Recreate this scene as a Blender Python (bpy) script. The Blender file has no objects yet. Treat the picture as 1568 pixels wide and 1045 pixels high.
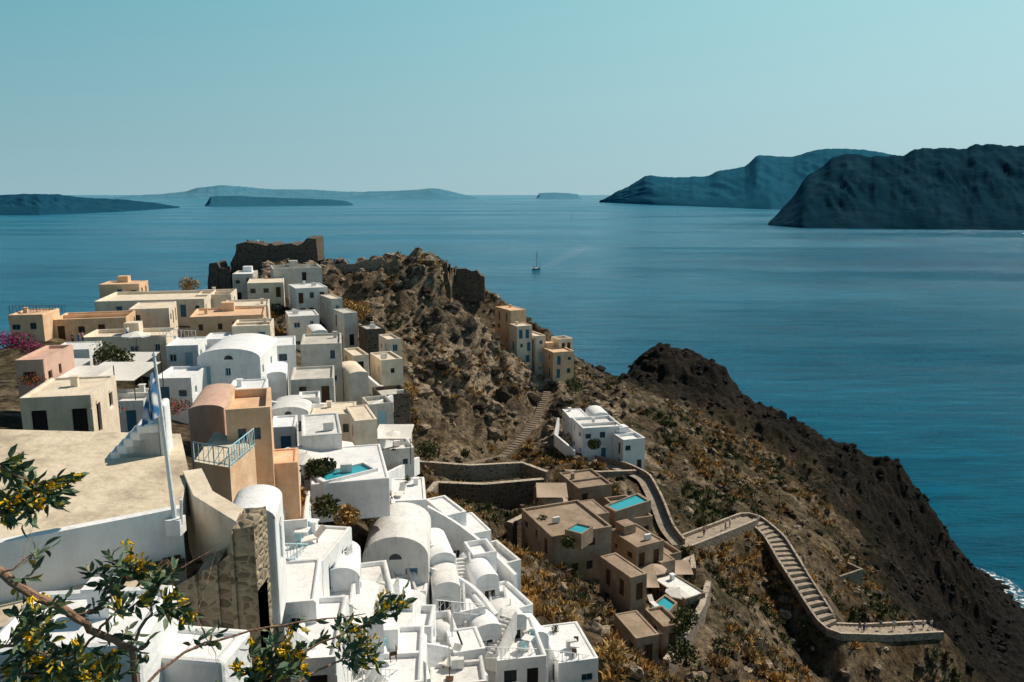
import bpy,bmesh,math,random
import numpy as np
from mathutils import Vector,Matrix
random.seed(7); np.random.seed(7)
R=random
# ---------------- survey helpers (bearing / depression + ground distance -> world metres)
H=120.0; F=1568*28/36; TH=math.radians(10.5); cT=math.cos(TH); sT=math.sin(TH)
def rat(py):
    b=(522.5-py)/F
    return (sT-b*cT)/(cT+b*sT)
def S(px,py,Y):
    b=(522.5-py)/F; t=Y/(cT+b*sT)
    return Vector(((px-784)/F*t,Y,H-Y*rat(py)))
def SZ(px,py,z): return S(px,py,(H-z)/rat(py))
def sp(l): return [S(*q) for q in l]
sc=bpy.context.scene
col=sc.collection
# ---------------- noise
def hsh(i,j,s):
    v=np.sin(i*127.1+j*311.7+s*74.7)*43758.5453
    return v-np.floor(v)
def vn(x,y,s=0):
    x=np.asarray(x,float);y=np.asarray(y,float)
    i=np.floor(x);j=np.floor(y);u=x-i;v=y-j
    u=u*u*u*(u*(u*6-15)+10);v=v*v*v*(v*(v*6-15)+10)
    return (hsh(i,j,s)*(1-u)+hsh(i+1,j,s)*u)*(1-v)+(hsh(i,j+1,s)*(1-u)+hsh(i+1,j+1,s)*u)*v
def fbm(x,y,o=4,s=0):
    a=.5;r=0
    for k in range(o):
        r=r+a*(vn(x,y,s+k)-.5);x=x*2.03+3.1;y=y*2.03+1.7;a*=.5
    return r
def ridged(x,y,o=4,s=0):
    a=.5;r=0
    for k in range(o):
        r=r+a*(1-np.abs(vn(x,y,s+k)*2-1));x=x*2.07+1.3;y=y*2.07+5.7;a*=.5
    return r
# ---------------- materials
def nodes(name):
    m=bpy.data.materials.new(name);m.use_nodes=True
    nt=m.node_tree;return m,nt,nt.nodes['Principled BSDF']
def ramp(nt,src,stops):
    r=nt.nodes.new('ShaderNodeValToRGB');e=r.color_ramp.elements
    while len(e)<len(stops): e.new(.5)
    for q,(p,c) in zip(e,stops):
        q.position=p;q.color=(*c,1) if len(c)==3 else c
    nt.links.new(src,r.inputs[0]);return r
def mat(name,c1,c2=None,scale=1.,rough=.9,bump=.15,bs=6.,spec=.2,c3=None,stain=0,bd=.3):
    m,nt,p=nodes(name);L=nt.links.new
    g=nt.nodes.new('ShaderNodeNewGeometry')
    p.inputs['Roughness'].default_value=rough;p.inputs['Specular IOR Level'].default_value=spec
    c2=c2 or tuple(x*.8 for x in c1);c3=c3 or c1
    n=nt.nodes.new('ShaderNodeTexNoise');n.inputs['Scale'].default_value=scale;n.inputs['Detail'].default_value=8;n.inputs['Roughness'].default_value=.65
    L(g.outputs['Position'],n.inputs['Vector'])
    r=ramp(nt,n.outputs['Fac'],[(.33,c2),(.5,c1),(.68,c3)]);src=r.outputs[0]
    if stain:
        mp=nt.nodes.new('ShaderNodeMapping');mp.inputs['Scale'].default_value=(1.6,1.6,.22);L(g.outputs['Position'],mp.inputs['Vector'])
        n3=nt.nodes.new('ShaderNodeTexNoise');n3.inputs['Scale'].default_value=1.5;n3.inputs['Detail'].default_value=7;n3.inputs['Roughness'].default_value=.7;L(mp.outputs[0],n3.inputs['Vector'])
        r3=ramp(nt,n3.outputs['Fac'],[(.32,(1-stain,)*3),(.5,(1,1,1))])
        mx=nt.nodes.new('ShaderNodeMix');mx.data_type='RGBA';mx.blend_type='MULTIPLY';mx.inputs[0].default_value=1
        L(src,mx.inputs[6]);L(r3.outputs[0],mx.inputs[7]);src=mx.outputs[2]
    L(src,p.inputs['Base Color'])
    if bump>0:
        n2=nt.nodes.new('ShaderNodeTexNoise');n2.inputs['Scale'].default_value=bs;n2.inputs['Detail'].default_value=6
        L(g.outputs['Position'],n2.inputs['Vector'])
        b=nt.nodes.new('ShaderNodeBump');b.inputs['Strength'].default_value=bump;b.inputs['Distance'].default_value=bd
        L(n2.outputs['Fac'],b.inputs['Height']);L(b.outputs[0],p.inputs['Normal'])
    return m
def stone(name,c1,c2,mortar,sc_=2.4,zs=1.6,bump=.8,mw=.06):
    m,nt,p=nodes(name);L=nt.links.new
    g=nt.nodes.new('ShaderNodeNewGeometry');mp=nt.nodes.new('ShaderNodeMapping');mp.inputs['Scale'].default_value=(1,1,zs)
    L(g.outputs['Position'],mp.inputs['Vector'])
    v=nt.nodes.new('ShaderNodeTexVoronoi');v.inputs['Scale'].default_value=sc_;L(mp.outputs[0],v.inputs['Vector'])
    v2=nt.nodes.new('ShaderNodeTexVoronoi');v2.feature='DISTANCE_TO_EDGE';v2.inputs['Scale'].default_value=sc_;L(mp.outputs[0],v2.inputs['Vector'])
    sp_=nt.nodes.new('ShaderNodeSeparateColor');L(v.outputs['Color'],sp_.inputs[0])
    r=ramp(nt,sp_.outputs[0],[(0,c2),(.5,c1),(1,tuple(x*1.5 for x in c1))])
    e=ramp(nt,v2.outputs['Distance'],[(0,(1,1,1)),(mw,(1,1,1)),(mw*2.2,(0,0,0))])
    mx=nt.nodes.new('ShaderNodeMix');mx.data_type='RGBA'
    L(e.outputs[0],mx.inputs[0]);L(r.outputs[0],mx.inputs[6]);mx.inputs[7].default_value=(*mortar,1)
    L(mx.outputs[2],p.inputs['Base Color']);p.inputs['Roughness'].default_value=.95;p.inputs['Specular IOR Level'].default_value=.1
    b=nt.nodes.new('ShaderNodeBump');b.inputs['Strength'].default_value=bump;b.inputs['Distance'].default_value=.15
    L(v2.outputs['Distance'],b.inputs['Height']);L(b.outputs[0],p.inputs['Normal'])
    return m
def attrmat(name,rough=.9,mul=True,nscale=1.2,bump=.6,bs=1.5,spec=.1):
    m,nt,p=nodes(name);L=nt.links.new
    a=nt.nodes.new('ShaderNodeAttribute');a.attribute_name='Col'
    p.inputs['Roughness'].default_value=rough;p.inputs['Specular IOR Level'].default_value=spec
    if mul:
        g=nt.nodes.new('ShaderNodeNewGeometry')
        n=nt.nodes.new('ShaderNodeTexNoise');n.inputs['Scale'].default_value=nscale;n.inputs['Detail'].default_value=10;n.inputs['Roughness'].default_value=.78
        L(g.outputs['Position'],n.inputs['Vector'])
        r=ramp(nt,n.outputs['Fac'],[(.36,(.13,.125,.125)),(.48,(.8,.8,.8)),(.63,(1.9,1.85,1.75))])
        mx=nt.nodes.new('ShaderNodeMix');mx.data_type='RGBA';mx.blend_type='MULTIPLY';mx.inputs[0].default_value=1
        L(a.outputs['Color'],mx.inputs[6]);L(r.outputs[0],mx.inputs[7]);L(mx.outputs[2],p.inputs['Base Color'])
        v=nt.nodes.new('ShaderNodeTexNoise');v.inputs['Scale'].default_value=bs;v.inputs['Detail'].default_value=12;v.inputs['Roughness'].default_value=.75
        L(g.outputs['Position'],v.inputs['Vector'])
        b=nt.nodes.new('ShaderNodeBump');b.inputs['Strength'].default_value=bump;b.inputs['Distance'].default_value=1.8
        L(v.outputs['Fac'],b.inputs['Height']);L(b.outputs[0],p.inputs['Normal'])
    else: L(a.outputs['Color'],p.inputs['Base Color'])
    return m
M={}
M['W']=mat('white_plaster',(.77,.77,.77),(.68,.68,.69),.9,.85,.15,5,c3=(.82,.81,.80),stain=.12)
M['V']=mat('aged_white_plaster',(.68,.67,.65),(.58,.57,.55),.9,.85,.2,5,c3=(.74,.72,.69),stain=.2)
M['C']=mat('cream_plaster',(.72,.61,.48),(.60,.50,.38),.7,.9,.15,5,c3=(.78,.69,.56),stain=.15)
M['P']=mat('peach_plaster',(.70,.46,.29),(.62,.38,.23),.7,.9,.15,5,c3=(.77,.56,.39),stain=.15)
M['G']=mat('grey_plaster',(.52,.49,.44),(.42,.39,.35),.7,.9,.15,5,c3=(.60,.57,.51),stain=.15)
M['K']=mat('pink_plaster',(.58,.38,.30),(.48,.31,.24),.7,.9,.15,5,stain=.15)
M['B']=mat('earth_plaster',(.31,.23,.165),(.23,.17,.12),.6,.9,.2,4,c3=(.40,.31,.23),stain=.2)
M['S']=stone('rubble_stone',(.20,.155,.115),(.08,.065,.05),(.30,.25,.2))
M['D']=stone('dark_stone_wall',(.085,.065,.05),(.03,.025,.022),(.13,.11,.09),1.9,1.6)
M['T']=stone('foreground_rubble',(.27,.22,.15),(.14,.11,.075),(.34,.28,.2),3.4,1.5,.9,.05)
M['L']=stone('pale_stone_wall',(.34,.28,.22),(.20,.165,.13),(.44,.38,.31),2.0,1.5)
M['glass']=mat('window_glass',(.02,.035,.05),(.015,.025,.04),1,.12,0,1,.5)
M['blue']=mat('blue_paint',(.04,.16,.26),(.03,.13,.22),3,.5,0)
M['lblue']=mat('pale_blue_paint',(.36,.58,.66),(.3,.5,.6),3,.5,0)
M['wood']=mat('dark_wood',(.10,.055,.03),(.06,.035,.02),4,.7,.2)
M['iron']=mat('dark_iron',(.02,.02,.022),None,3,.6,0)
M['fab']=mat('canvas_fabric',(.74,.71,.66),(.64,.61,.56),2,.9,.1)
M['tan']=mat('tan_canvas',(.42,.32,.24),(.36,.27,.2),2,.9,.1)
M['pool']=mat('pool_water',(.04,.36,.43),(.03,.30,.37),.8,.06,.06,3,.5)
M['floor']=mat('terrace_floor',(.64,.54,.40),(.42,.34,.25),.6,.9,.25,3,c3=(.72,.62,.48),stain=.15)
M['path']=mat('path_paving',(.33,.27,.21),(.21,.175,.14),1.2,.95,.3,2,c3=(.42,.35,.28))
M['dirt']=mat('dirt_trail',(.20,.16,.12),(.11,.09,.07),.8,.95,.3,2)
M['skin']=mat('skin',(.45,.28,.2),None,3,.6,0)
M['hair']=mat('hair',(.03,.02,.015),None,3,.6,0)
for k,c in dict(c_white=(.7,.7,.7),c_blue=(.05,.12,.3),c_red=(.4,.05,.05),c_black=(.02,.02,.02),c_tan=(.35,.28,.2),c_pink=(.6,.3,.35)).items(): M[k]=mat('cloth_'+k[2:],c,None,5,.9,0)
# ---------------- mesh builder
class B:
    def __init__(s): s.v=[];s.f=[];s.m=[]
    def poly(s,pts,mi=0):
        n=len(s.v);s.v+= [tuple(p) for p in pts];s.f.append(tuple(range(n,n+len(pts))));s.m.append(mi)
    def box(s,x0,x1,y0,y1,z0,z1,mi=0,T=None):
        P=[Vector(p) for p in ((x0,y0,z0),(x1,y0,z0),(x1,y1,z0),(x0,y1,z0),(x0,y0,z1),(x1,y0,z1),(x1,y1,z1),(x0,y1,z1))]
        if T: P=[T@p for p in P]
        n=len(s.v);s.v+=[tuple(p) for p in P]
        for q in ((3,2,1,0),(4,5,6,7),(0,1,5,4),(1,2,6,5),(2,3,7,6),(3,0,4,7)):
            s.f.append(tuple(n+i for i in q));s.m.append(mi)
    def tube(s,pts,rs,seg=6,mi=0,cap=True):
        n0=len(s.v);k=len(pts);pts=[Vector(p) for p in pts]
        if not hasattr(rs,'__len__'): rs=[rs]*k
        for i,p in enumerate(pts):
            d=(pts[min(i+1,k-1)]-pts[max(i-1,0)]).normalized()
            a=d.orthogonal().normalized() if abs(d.z)>.95 else d.cross(Vector((0,0,1))).normalized()
            b=d.cross(a)
            for j in range(seg):
                t=2*math.pi*j/seg;s.v.append(tuple(p+(a*math.cos(t)+b*math.sin(t))*rs[i]))
        for i in range(k-1):
            for j in range(seg):
                s.f.append((n0+i*seg+j,n0+i*seg+(j+1)%seg,n0+(i+1)*seg+(j+1)%seg,n0+(i+1)*seg+j));s.m.append(mi)
        if cap:
            s.f.append(tuple(n0+j for j in range(seg))[::-1]);s.m.append(mi)
            s.f.append(tuple(n0+(k-1)*seg+j for j in range(seg)));s.m.append(mi)
    def obj(s,name,mats,parent=None,Mx=None,bevel=0,weld=False,smooth=False):
        me=bpy.data.meshes.new(name);me.from_pydata(s.v,[],s.f)
        for m in mats: me.materials.append(m if not isinstance(m,str) else M[m])
        me.polygons.foreach_set('material_index',s.m)
        if weld:
            bm=bmesh.new();bm.from_mesh(me);bmesh.ops.remove_doubles(bm,verts=bm.verts,dist=.002)
            bmesh.ops.recalc_face_normals(bm,faces=bm.faces);bm.to_mesh(me);bm.free()
        if smooth: me.polygons.foreach_set('use_smooth',[True]*len(me.polygons))
        o=bpy.data.objects.new(name,me);col.objects.link(o)
        if parent: o.parent=parent
        if Mx is not None: o.matrix_basis=Mx
        if bevel:
            b=o.modifiers.new('b','BEVEL');b.width=bevel;b.segments=2;b.limit_method='ANGLE';b.angle_limit=.7
        return o
def empty(name,Mx=None):
    o=bpy.data.objects.new(name,None);col.objects.link(o);o.empty_display_size=.5
    if Mx is not None:o.matrix_basis=Mx
    return o
def wall(bw,bn,bd,O,U,L,z0,z1,Nn,ops,r=.22):
    O=Vector(O);U=Vector(U);Nn=Vector(Nn)
    P=lambda u,v,n=0:O+U*u+Vector((0,0,v))+Nn*n
    us=sorted({0,L}|{o[0] for o in ops}|{o[1] for o in ops});vs=sorted({z0,z1}|{o[2] for o in ops}|{o[3] for o in ops})
    for a,b in zip(us,us[1:]):
        for c,d in zip(vs,vs[1:]):
            cu=(a+b)/2;cv=(c+d)/2
            if any(o[0]<cu<o[1] and o[2]<cv<o[3] for o in ops): continue
            bw.poly([P(a,c),P(b,c),P(b,d),P(a,d)])
    for (a,b,c,d,kind) in ops:
        for q in (((a,c),(b,c)),((b,c),(b,d)),((b,d),(a,d)),((a,d),(a,c))):
            bw.poly([P(*q[0]),P(*q[1]),P(*q[1],-r),P(*q[0],-r)])
        t=bd if kind=='d' else bn
        t.poly([P(a,c,-r),P(b,c,-r),P(b,d,-r),P(a,d,-r)],0 if kind!='d' else 1)
        fw=.07
        def fr(u0,u1,v0,v1):
            n=len(t.v)
            for (u,v,w) in ((u0,v0,-r+.01),(u1,v0,-r+.01),(u1,v1,-r+.01),(u0,v1,-r+.01),(u0,v0,-r+.06),(u1,v0,-r+.06),(u1,v1,-r+.06),(u0,v1,-r+.06)): t.v.append(tuple(P(u,v,w)))
            for q in ((4,5,6,7),(0,1,5,4),(1,2,6,5),(2,3,7,6),(3,0,4,7)): t.f.append(tuple(n+i for i in q));t.m.append(1)
        fr(a,a+fw,c,d);fr(b-fw,b,c,d);fr(a+fw,b-fw,c,c+fw);fr(a+fw,b-fw,d-fw,d);m_=(a+b)/2;fr(m_-.03,m_+.03,c+fw,d-fw)
        if kind=='d' or R.random()<.3:
            n=8;rr=(b-a)/2+.12;cx=(a+b)/2;ring=[(cx+rr*math.cos(math.pi*i/n),d+.5*rr*math.sin(math.pi*i/n)) for i in range(n+1)]
            for p_,q_ in zip(ring,ring[1:]):
                t.poly([P(p_[0],p_[1]+.02,.05),P(q_[0],q_[1]+.02,.05),P(cx,d+.02,.05)],2)
caps=[] # (x,y,radius,z)
def openings(L,z1,low,dens=1.,doors=True):
    ops=[];n=int(round(L/2.3*dens))
    if n<1 or L<1.6: return ops
    step=L/n;s_=0
    while True:
        zb=z1-2.95*(s_+1)
        if zb<low: break
        for i in range(n):
            c=step*(i+.5)+R.uniform(-.25,.25)
            if R.random()<.2: continue
            if doors and R.random()<.42: ops.append((c-.45,c+.45,zb+.02,zb+2.05,'d'))
            else:
                w=R.choice((.3,.4,.5));ops.append((c-w,c+w,zb+.95,zb+.95+R.choice((.7,.9,1.1)),'w'))
        s_+=1
    return ops
def house(x0,x1,yt,yb,Y,dep,rot,mt,roof='flat',name=None,dens=1.,ops=None,extra=6,rise=.28,frame=None,top=None):
    t=(S(1,yt,Y)-S(0,yt,Y)).x;Wt=(x1-x0)*t;r=math.radians(rot)
    W=max(2.2,(Wt-dep*abs(math.sin(r)))/math.cos(r))
    zt=S(0,yt,Y).z;zb=S(0,yb,Y).z;cx=S((x0+x1)/2,yt,Y).x
    cy=Y+(W*abs(math.sin(r))+dep*math.cos(r))/2
    h=zt-zb
    nm=name or {'W':'whitewashed_house','V':'whitewashed_house','C':'cream_house','P':'peach_house','G':'grey_plaster_house','K':'pink_house','B':'earth_coloured_villa','S':'stone_house','D':'dark_stone_house','L':'pale_stone_house'}[mt]
    e=empty(nm,Matrix.Translation((cx,cy,zb))@Matrix.Rotation(r,4,'Z'))
    bw,bn,bd,br=B(),B(),B(),B();w=W/2;d=dep/2;z0=-extra
    lo_=-2.2
    fo=ops if ops is not None else openings(W,h,lo_,dens)
    wall(bw,bn,bd,(-w,-d,0),(1,0,0),W,z0,h,(0,-1,0),fo)
    wall(bw,bn,bd,(w,-d,0),(0,1,0),dep,z0,h,(1,0,0),openings(dep,h,lo_,dens*.9))
    wall(bw,bn,bd,(w,d,0),(-1,0,0),W,z0,h,(0,1,0),[])
    wall(bw,bn,bd,(-w,d,0),(0,-1,0),dep,z0,h,(-1,0,0),openings(dep,h,lo_,dens*.7))
    if roof in('flat','dome'):
        p=.26;q=R.choice((.1,.16,.3,.5))
        O=[(-w,-d),(w,-d),(w,d),(-w,d)];I=[(-w+p,-d+p),(w-p,-d+p),(w-p,d-p),(-w+p,d-p)]
        for i in range(4):
            j=(i+1)%4
            bw.poly([(*O[i],h),(*O[j],h),(*I[j],h),(*I[i],h)])
            bw.poly([(*I[i],h),(*I[j],h),(*I[j],h-q),(*I[i],h-q)])
        br.poly([(*a,h-q) for a in I])
        if roof=='dome':
            rr=min(w,d)*.72;n=16;m_=6
            for i in range(n):
                for j in range(m_):
                    def dp(i,j):
                        a=2*math.pi*i/n;e_=math.pi/2*j/m_
                        return (rr*math.cos(a)*math.cos(e_),rr*math.sin(a)*math.cos(e_),h-q+.25+rr*.85*math.sin(e_))
                    br.poly([dp(i,j),dp(i+1,j),dp(i+1,j+1),dp(i,j+1)])
            for i in range(n):
                a,a2=2*math.pi*i/n,2*math.pi*(i+1)/n
                br.poly([(1.06*rr*math.cos(a),1.06*rr*math.sin(a),h-q),(1.06*rr*math.cos(a2),1.06*rr*math.sin(a2),h-q),(1.06*rr*math.cos(a2),1.06*rr*math.sin(a2),h-q+.3),(1.06*rr*math.cos(a),1.06*rr*math.sin(a),h-q+.3)])
                br.poly([(1.06*rr*math.cos(a),1.06*rr*math.sin(a),h-q+.3),(1.06*rr*math.cos(a2),1.06*rr*math.sin(a2),h-q+.3),(.99*rr*math.cos(a2),.99*rr*math.sin(a2),h-q+.3),(.99*rr*math.cos(a),.99*rr*math.sin(a),h-q+.3)])
        else:
            if R.random()<.6 and W>3:
                cx_=R.uniform(-w+.8,w-.8);cy_=R.uniform(0,d-.8)
                br.box(cx_-.22,cx_+.22,cy_-.22,cy_+.22,h-q+.003,h+.5);br.box(cx_-.3,cx_+.3,cy_-.3,cy_+.3,h+.5,h+.58)
            if R.random()<.3 and W>4 and dep>4:
                cx_=R.uniform(-w/2,w/2);br.box(cx_-.9,cx_+.9,d-2.2,d-.3,h-q+.003,h+1.0)
            if R.random()<.4 and W>3.5 and q>.2:
                yy=R.uniform(-d*.4,d*.4);br.box(-w+p,w-p,yy-.12,yy+.12,h-q+.003,h-.02)
            if R.random()<.3 and W>3:
                cx_=R.uniform(-w+1,w-1);cy_=R.uniform(-d+1,0);br.box(cx_-.45,cx_+.45,cy_-.18,cy_+.18,h-q+.1,h-q+.75,1)
    elif roof=='vault':
        n=14;rs=W*rise;pr=[(w*math.cos(math.pi*i/n),h+rs*math.sin(math.pi*i/n)) for i in range(n+1)]
        for a,b in zip(pr,pr[1:]): br.poly([(a[0],-d,a[1]),(a[0],d,a[1]),(b[0],d,b[1]),(b[0],-d,b[1])])
        bw.poly([(a,-d,b) for a,b in pr]);bw.poly([(a,d,b) for a,b in pr][::-1])
        if dens>0 and W>2.6:
            cz=h-.15;rr=min(.5,rs*.55);ar=[(rr*math.cos(math.pi*i/8),cz+rr*math.sin(math.pi*i/8)) for i in range(9)]
            bn.poly([(a,-d-.012,b) for a,b in ar],0)
            for a,b in zip(ar,ar[1:]):
                bn.poly([(a[0],-d-.03,a[1]),(b[0],-d-.03,b[1]),(b[0]*1.22,-d-.03,cz+(b[1]-cz)*1.22),(a[0]*1.22,-d-.03,cz+(a[1]-cz)*1.22)],2)
    bw.obj('walls',[mt],e,None,.13 if Y<130 else 0,True)
    rt=top or (R.choice((mt,mt,mt,'V')) if mt in 'WV' else mt if mt in 'PBKC' else R.choice((mt,'C','W')) if mt!='D' else 'G')
    ro=br.obj('roof',[rt,'V'],e,None,0,roof!='flat')
    if roof!='flat': ro.data.polygons.foreach_set('use_smooth',[len(f.vertices)==4 and (roof=='vault' or f.center.z>h-.1) for f in ro.data.polygons])
    fm=frame or ('wood' if mt in 'BS' else R.choice(('blue','wood','lblue','iron')))
    if bn.f: bn.obj('windows',['glass',fm,mt],e)
    if bd.f: bd.obj('door',['glass',fm,mt],e)
    rr=math.hypot(w,d)*.9
    caps.append((cx,cy,rr,zb+.1))
    return e,W,dep,h,zt
def strip(name,pts,wl,hh,mt,cap=None,parent=None,jit=0,capz=None):
    if jit or len(pts)<12:
        q=[]
        for a,b in zip(pts,pts[1:]):
            k=max(2,int((b-a).length/1.5))
            for i in range(k): q.append(a.lerp(b,i/k))
        pts=q+[pts[-1]]
    if capz is not None:
        for p in pts: caps.append((p.x,p.y-1.6,1.5,p.z-capz))
    b=B();n=len(pts);L=[];Rr=[]
    for i,p in enumerate(pts):
        d=(pts[min(i+1,n-1)]-pts[max(i-1,0)]);d.z=0;d.normalize();a=Vector((-d.y,d.x,0))*wl/2
        z=Vector((0,0,R.uniform(-jit,jit)))
        L.append(p+a+z);Rr.append(p-a+z)
    dn=Vector((0,0,-hh))
    for i in range(n-1):
        b.poly([L[i],Rr[i],Rr[i+1],L[i+1]],1);b.poly([L[i]+dn,L[i],L[i+1],L[i+1]+dn]);b.poly([Rr[i],Rr[i]+dn,Rr[i+1]+dn,Rr[i+1]])
    b.poly([L[0],L[0]+dn,Rr[0]+dn,Rr[0]]);b.poly([L[-1],Rr[-1],Rr[-1]+dn,L[-1]+dn])
    return b.obj(name,[mt,cap or mt],parent,None,0,True)
# ================= HOUSES
VL=[
(395,487,412,450,165,9,20,'G','flat'),(425,497,442,484,150,8,25,'V','flat'),(345,385,420,450,165,8,10,'G','flat'),
(478,522,458,500,145,7,30,'G','flat'),(420,485,485,525,132,7,20,'V','flat'),(500,545,480,522,138,6,30,'G','flat'),
(360,430,434,470,155,9,15,'C','flat'),(118,300,462,490,126,13,12,'C','flat'),(142,208,436,456,140,6,10,'P','flat'),
(285,350,452,474,136,8,12,'C','flat'),(60,180,490,530,108,7,15,'P','flat'),(175,252,474,520,117,8,15,'C','flat'),
(265,395,486,524,112,9,15,'P','flat'),(320,405,470,492,123,8,15,'C','flat'),(0,60,483,515,104,6,10,'P','flat'),
(110,245,517,560,95,6,10,'C','flat'),(287,395,550,602,86,10,6,'W','vault'),(240,300,530,562,94,6,10,'W','flat'),
(395,450,530,572,98,7,15,'W','flat'),(440,520,528,578,100,8,12,'G','flat'),(516,560,545,592,108,6,25,'C','flat'),
(556,615,552,592,110,6,25,'C','flat'),(425,508,582,628,88,7,12,'G','flat'),(503,562,575,622,97,7,22,'G','vault'),
(400,470,634,668,78,5,8,'V','vault'),(465,540,636,668,79,5,8,'C','flat'),(430,520,668,718,66,7,15,'V','flat'),(515,572,645,705,76,6,20,'C','flat'),
(0,62,552,600,66,7,10,'K','flat'),(0,128,610,690,50,6,12,'C','flat'),(128,215,616,650,70,5,8,'V','flat'),
(560,632,690,740,88,6,18,'V','flat'),(340,410,500,530,104,6,12,'C','flat'),(60,130,537,575,84,5,12,'V','flat'),
(455,500,510,530,118,6,22,'W','vault'),(225,290,580,615,80,6,6,'W','flat'),(395,430,575,612,90,6,14,'W','vault'),
(60,115,590,625,74,5,10,'W','flat'),(545,600,620,660,92,4,22,'G','flat'),(300,345,520,545,100,5,10,'W','flat'),(330,400,600,640,72,5,12,'W','flat'),
(410,440,655,700,70,4,12,'W','flat'),(455,480,610,636,82,3,12,'V','flat'),(575,610,520,548,122,5,25,'C','flat'),(240,285,455,475,142,5,12,'W','flat'),
]
for q in VL: house(*q,rise=.16 if q[8]=='vault' else .28)
house(560,626,606,672,98,5,22,'D','flat',dens=0,name='dark_stone_retaining_house')
house(541,588,505,548,132,5,25,'D','flat',dens=0,name='dark_stone_retaining_house')
# peach house with balcony
house(262,335,630,700,49,6,12,'K','vault',rise=.16,dens=0)
house(308,408,628,765,44,5,16,'P','flat',ops=[(.6,1.05,3.5,4.2,'w'),(1.4,1.85,3.5,4.2,'w'),(.5,1.4,.4,2.5,'d')],frame='blue',extra=3)
house(394,438,712,765,46,3,14,'P','flat',dens=.5,extra=3)
house(345,400,800,840,34,3,10,'W','vault',dens=.6,extra=4)
def pool(pts,z,name='swimming_pool',mt='W'):
    b=B();c=sum(pts,Vector())/len(pts);n=len(pts)
    O=[c+(p-c)*1.16 for p in pts]
    for i in range(n):
        j=(i+1)%n
        b.poly([(O[i].x,O[i].y,z+.12),(O[j].x,O[j].y,z+.12),(pts[j].x,pts[j].y,z+.12),(pts[i].x,pts[i].y,z+.12)],0)
        b.poly([(pts[i].x,pts[i].y,z+.12),(pts[j].x,pts[j].y,z+.12),(pts[j].x,pts[j].y,z-.1),(pts[i].x,pts[i].y,z-.1)],0)
        b.poly([(O[i].x,O[i].y,z-1.8),(O[j].x,O[j].y,z-1.8),(O[j].x,O[j].y,z+.12),(O[i].x,O[i].y,z+.12)],0)
    b.poly([(p.x,p.y,z-.08) for p in pts],1)
    return b.obj(name,[mt,'pool'])
def poolpx(corn,z,**k): return pool([SZ(a,b_,z) for a,b_ in corn],z,**k)
e,W_,d_,h_,zt_=house(432,592,742,768,58,9,14,'W','flat',name='pool_terrace',dens=0,top='W',extra=1.8)
poolpx([(482,728),(500,738),(572,720),(556,711)],zt_+.05)
# white cluster stepping down the slope
def zt(px): return float(np.interp(px,[380,500,600,700,800,900],[102.5,97,92.5,89,85.5,81]))
CL=[(388,466,800,850,5,12,'flat',0),(390,512,860,915,5,-8,'flat',0),(400,470,925,1000,5,10,'flat',-.5),
(585,652,768,830,6,8,'flat',.6),(545,655,856,905,7,4,'vault',0),(655,702,790,850,5,30,'flat',-.5),
(690,748,818,870,5,25,'flat',-.5),(735,790,865,925,5,28,'flat',-.6),(600,652,905,950,4,0,'dome',-1.2),
(650,700,905,960,5,10,'vault',.2),(665,740,938,985,5,25,'flat',-.8),(522,600,915,960,5,15,'flat',.4),
(495,560,965,1015,5,0,'vault',0),(560,640,972,1030,5,-12,'vault',-.5),(640,700,995,1045,5,15,'dome',-.5),
(700,760,968,1020,5,20,'vault',-.9),(755,802,935,985,5,28,'flat',-.5),(740,838,1012,1080,6,10,'flat',-.5),
(830,918,1016,1080,6,13,'flat',0),(640,745,1050,1100,6,8,'flat',0),(515,645,1050,1110,6,5,'flat',0),
(425,510,1010,1080,6,6,'flat',0),(640,690,862,895,5,15,'vault',.5),(700,762,893,935,5,20,'vault',-.2),
(615,660,838,870,4,10,'flat',.3),(470,530,930,970,5,8,'flat',0),(780,830,985,1020,5,20,'vault',-.8),
(480,545,890,930,4,10,'vault',.8),(575,625,930,960,3,10,'vault',.3),(715,752,850,880,3,20,'flat',.8),(605,640,800,835,3,10,'flat',1.8),(690,730,1000,1030,3,15,'flat',1.0),(600,640,1020,1050,3,5,'vault',.8),
(560,600,800,840,4,10,'vault',0),(535,560,960,1000,3,12,'flat',1.0),(620,650,960,990,3,0,'flat',.6),(760,790,955,985,3,25,'vault',.3)]
cl=[]
for (x0,x1,yt,yb,dp,ro,rf,dz) in CL:
    z=zt((x0+x1)/2)+dz
    cl.append(house(x0,x1,yt,yb,(H-z)/rat(yt),dp,ro,R.choice('WWWV'),rf,dens=1.1,extra=7,rise=R.choice((.2,.28,.34))))
for q in [(800,942,822,900,86,9,22,'B','flat'),(820,872,768,800,99,6,15,'B','flat'),(860,940,748,775,107,7,20,'B','flat'),
 (935,1002,795,838,99,8,18,'B','flat'),(940,1022,838,885,91,6,28,'B','flat'),(930,990,885,950,81,6,28,'B','flat'),
 (985,1032,862,900,92,6,25,'B','flat'),(950,1012,978,1020,72,5,18,'B','flat'),(1010,1086,918,955,86,6,30,'S','flat'),
 (1000,1042,960,995,77,4,20,'B','flat'),(880,935,790,820,95,5,20,'B','flat'),(1000,1045,850,885,100,5,25,'B','flat'),(845,900,800,830,92,4,20,'B','flat')]:
    house(*q,dens=1.1)
poolpx([(930,775),(945,783),(992,768),(975,758)],79.4,mt='B')
poolpx([(990,935),(1010,952),(1034,925),(1018,914)],73.6,mt='B')
poolpx([(973,964),(990,980),(1008,962),(995,950)],72.6,mt='B')
poolpx([(868,812),(890,818),(905,808),(884,803)],81.9,mt='B')
for q in [(880,955,656,706,134,7,12,'W','flat'),(938,990,674,716,131,6,18,'W','flat'),(864,902,640,682,141,6,10,'W','flat'),(900,935,640,665,142,5,10,'W','vault')]: house(*q)
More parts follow.
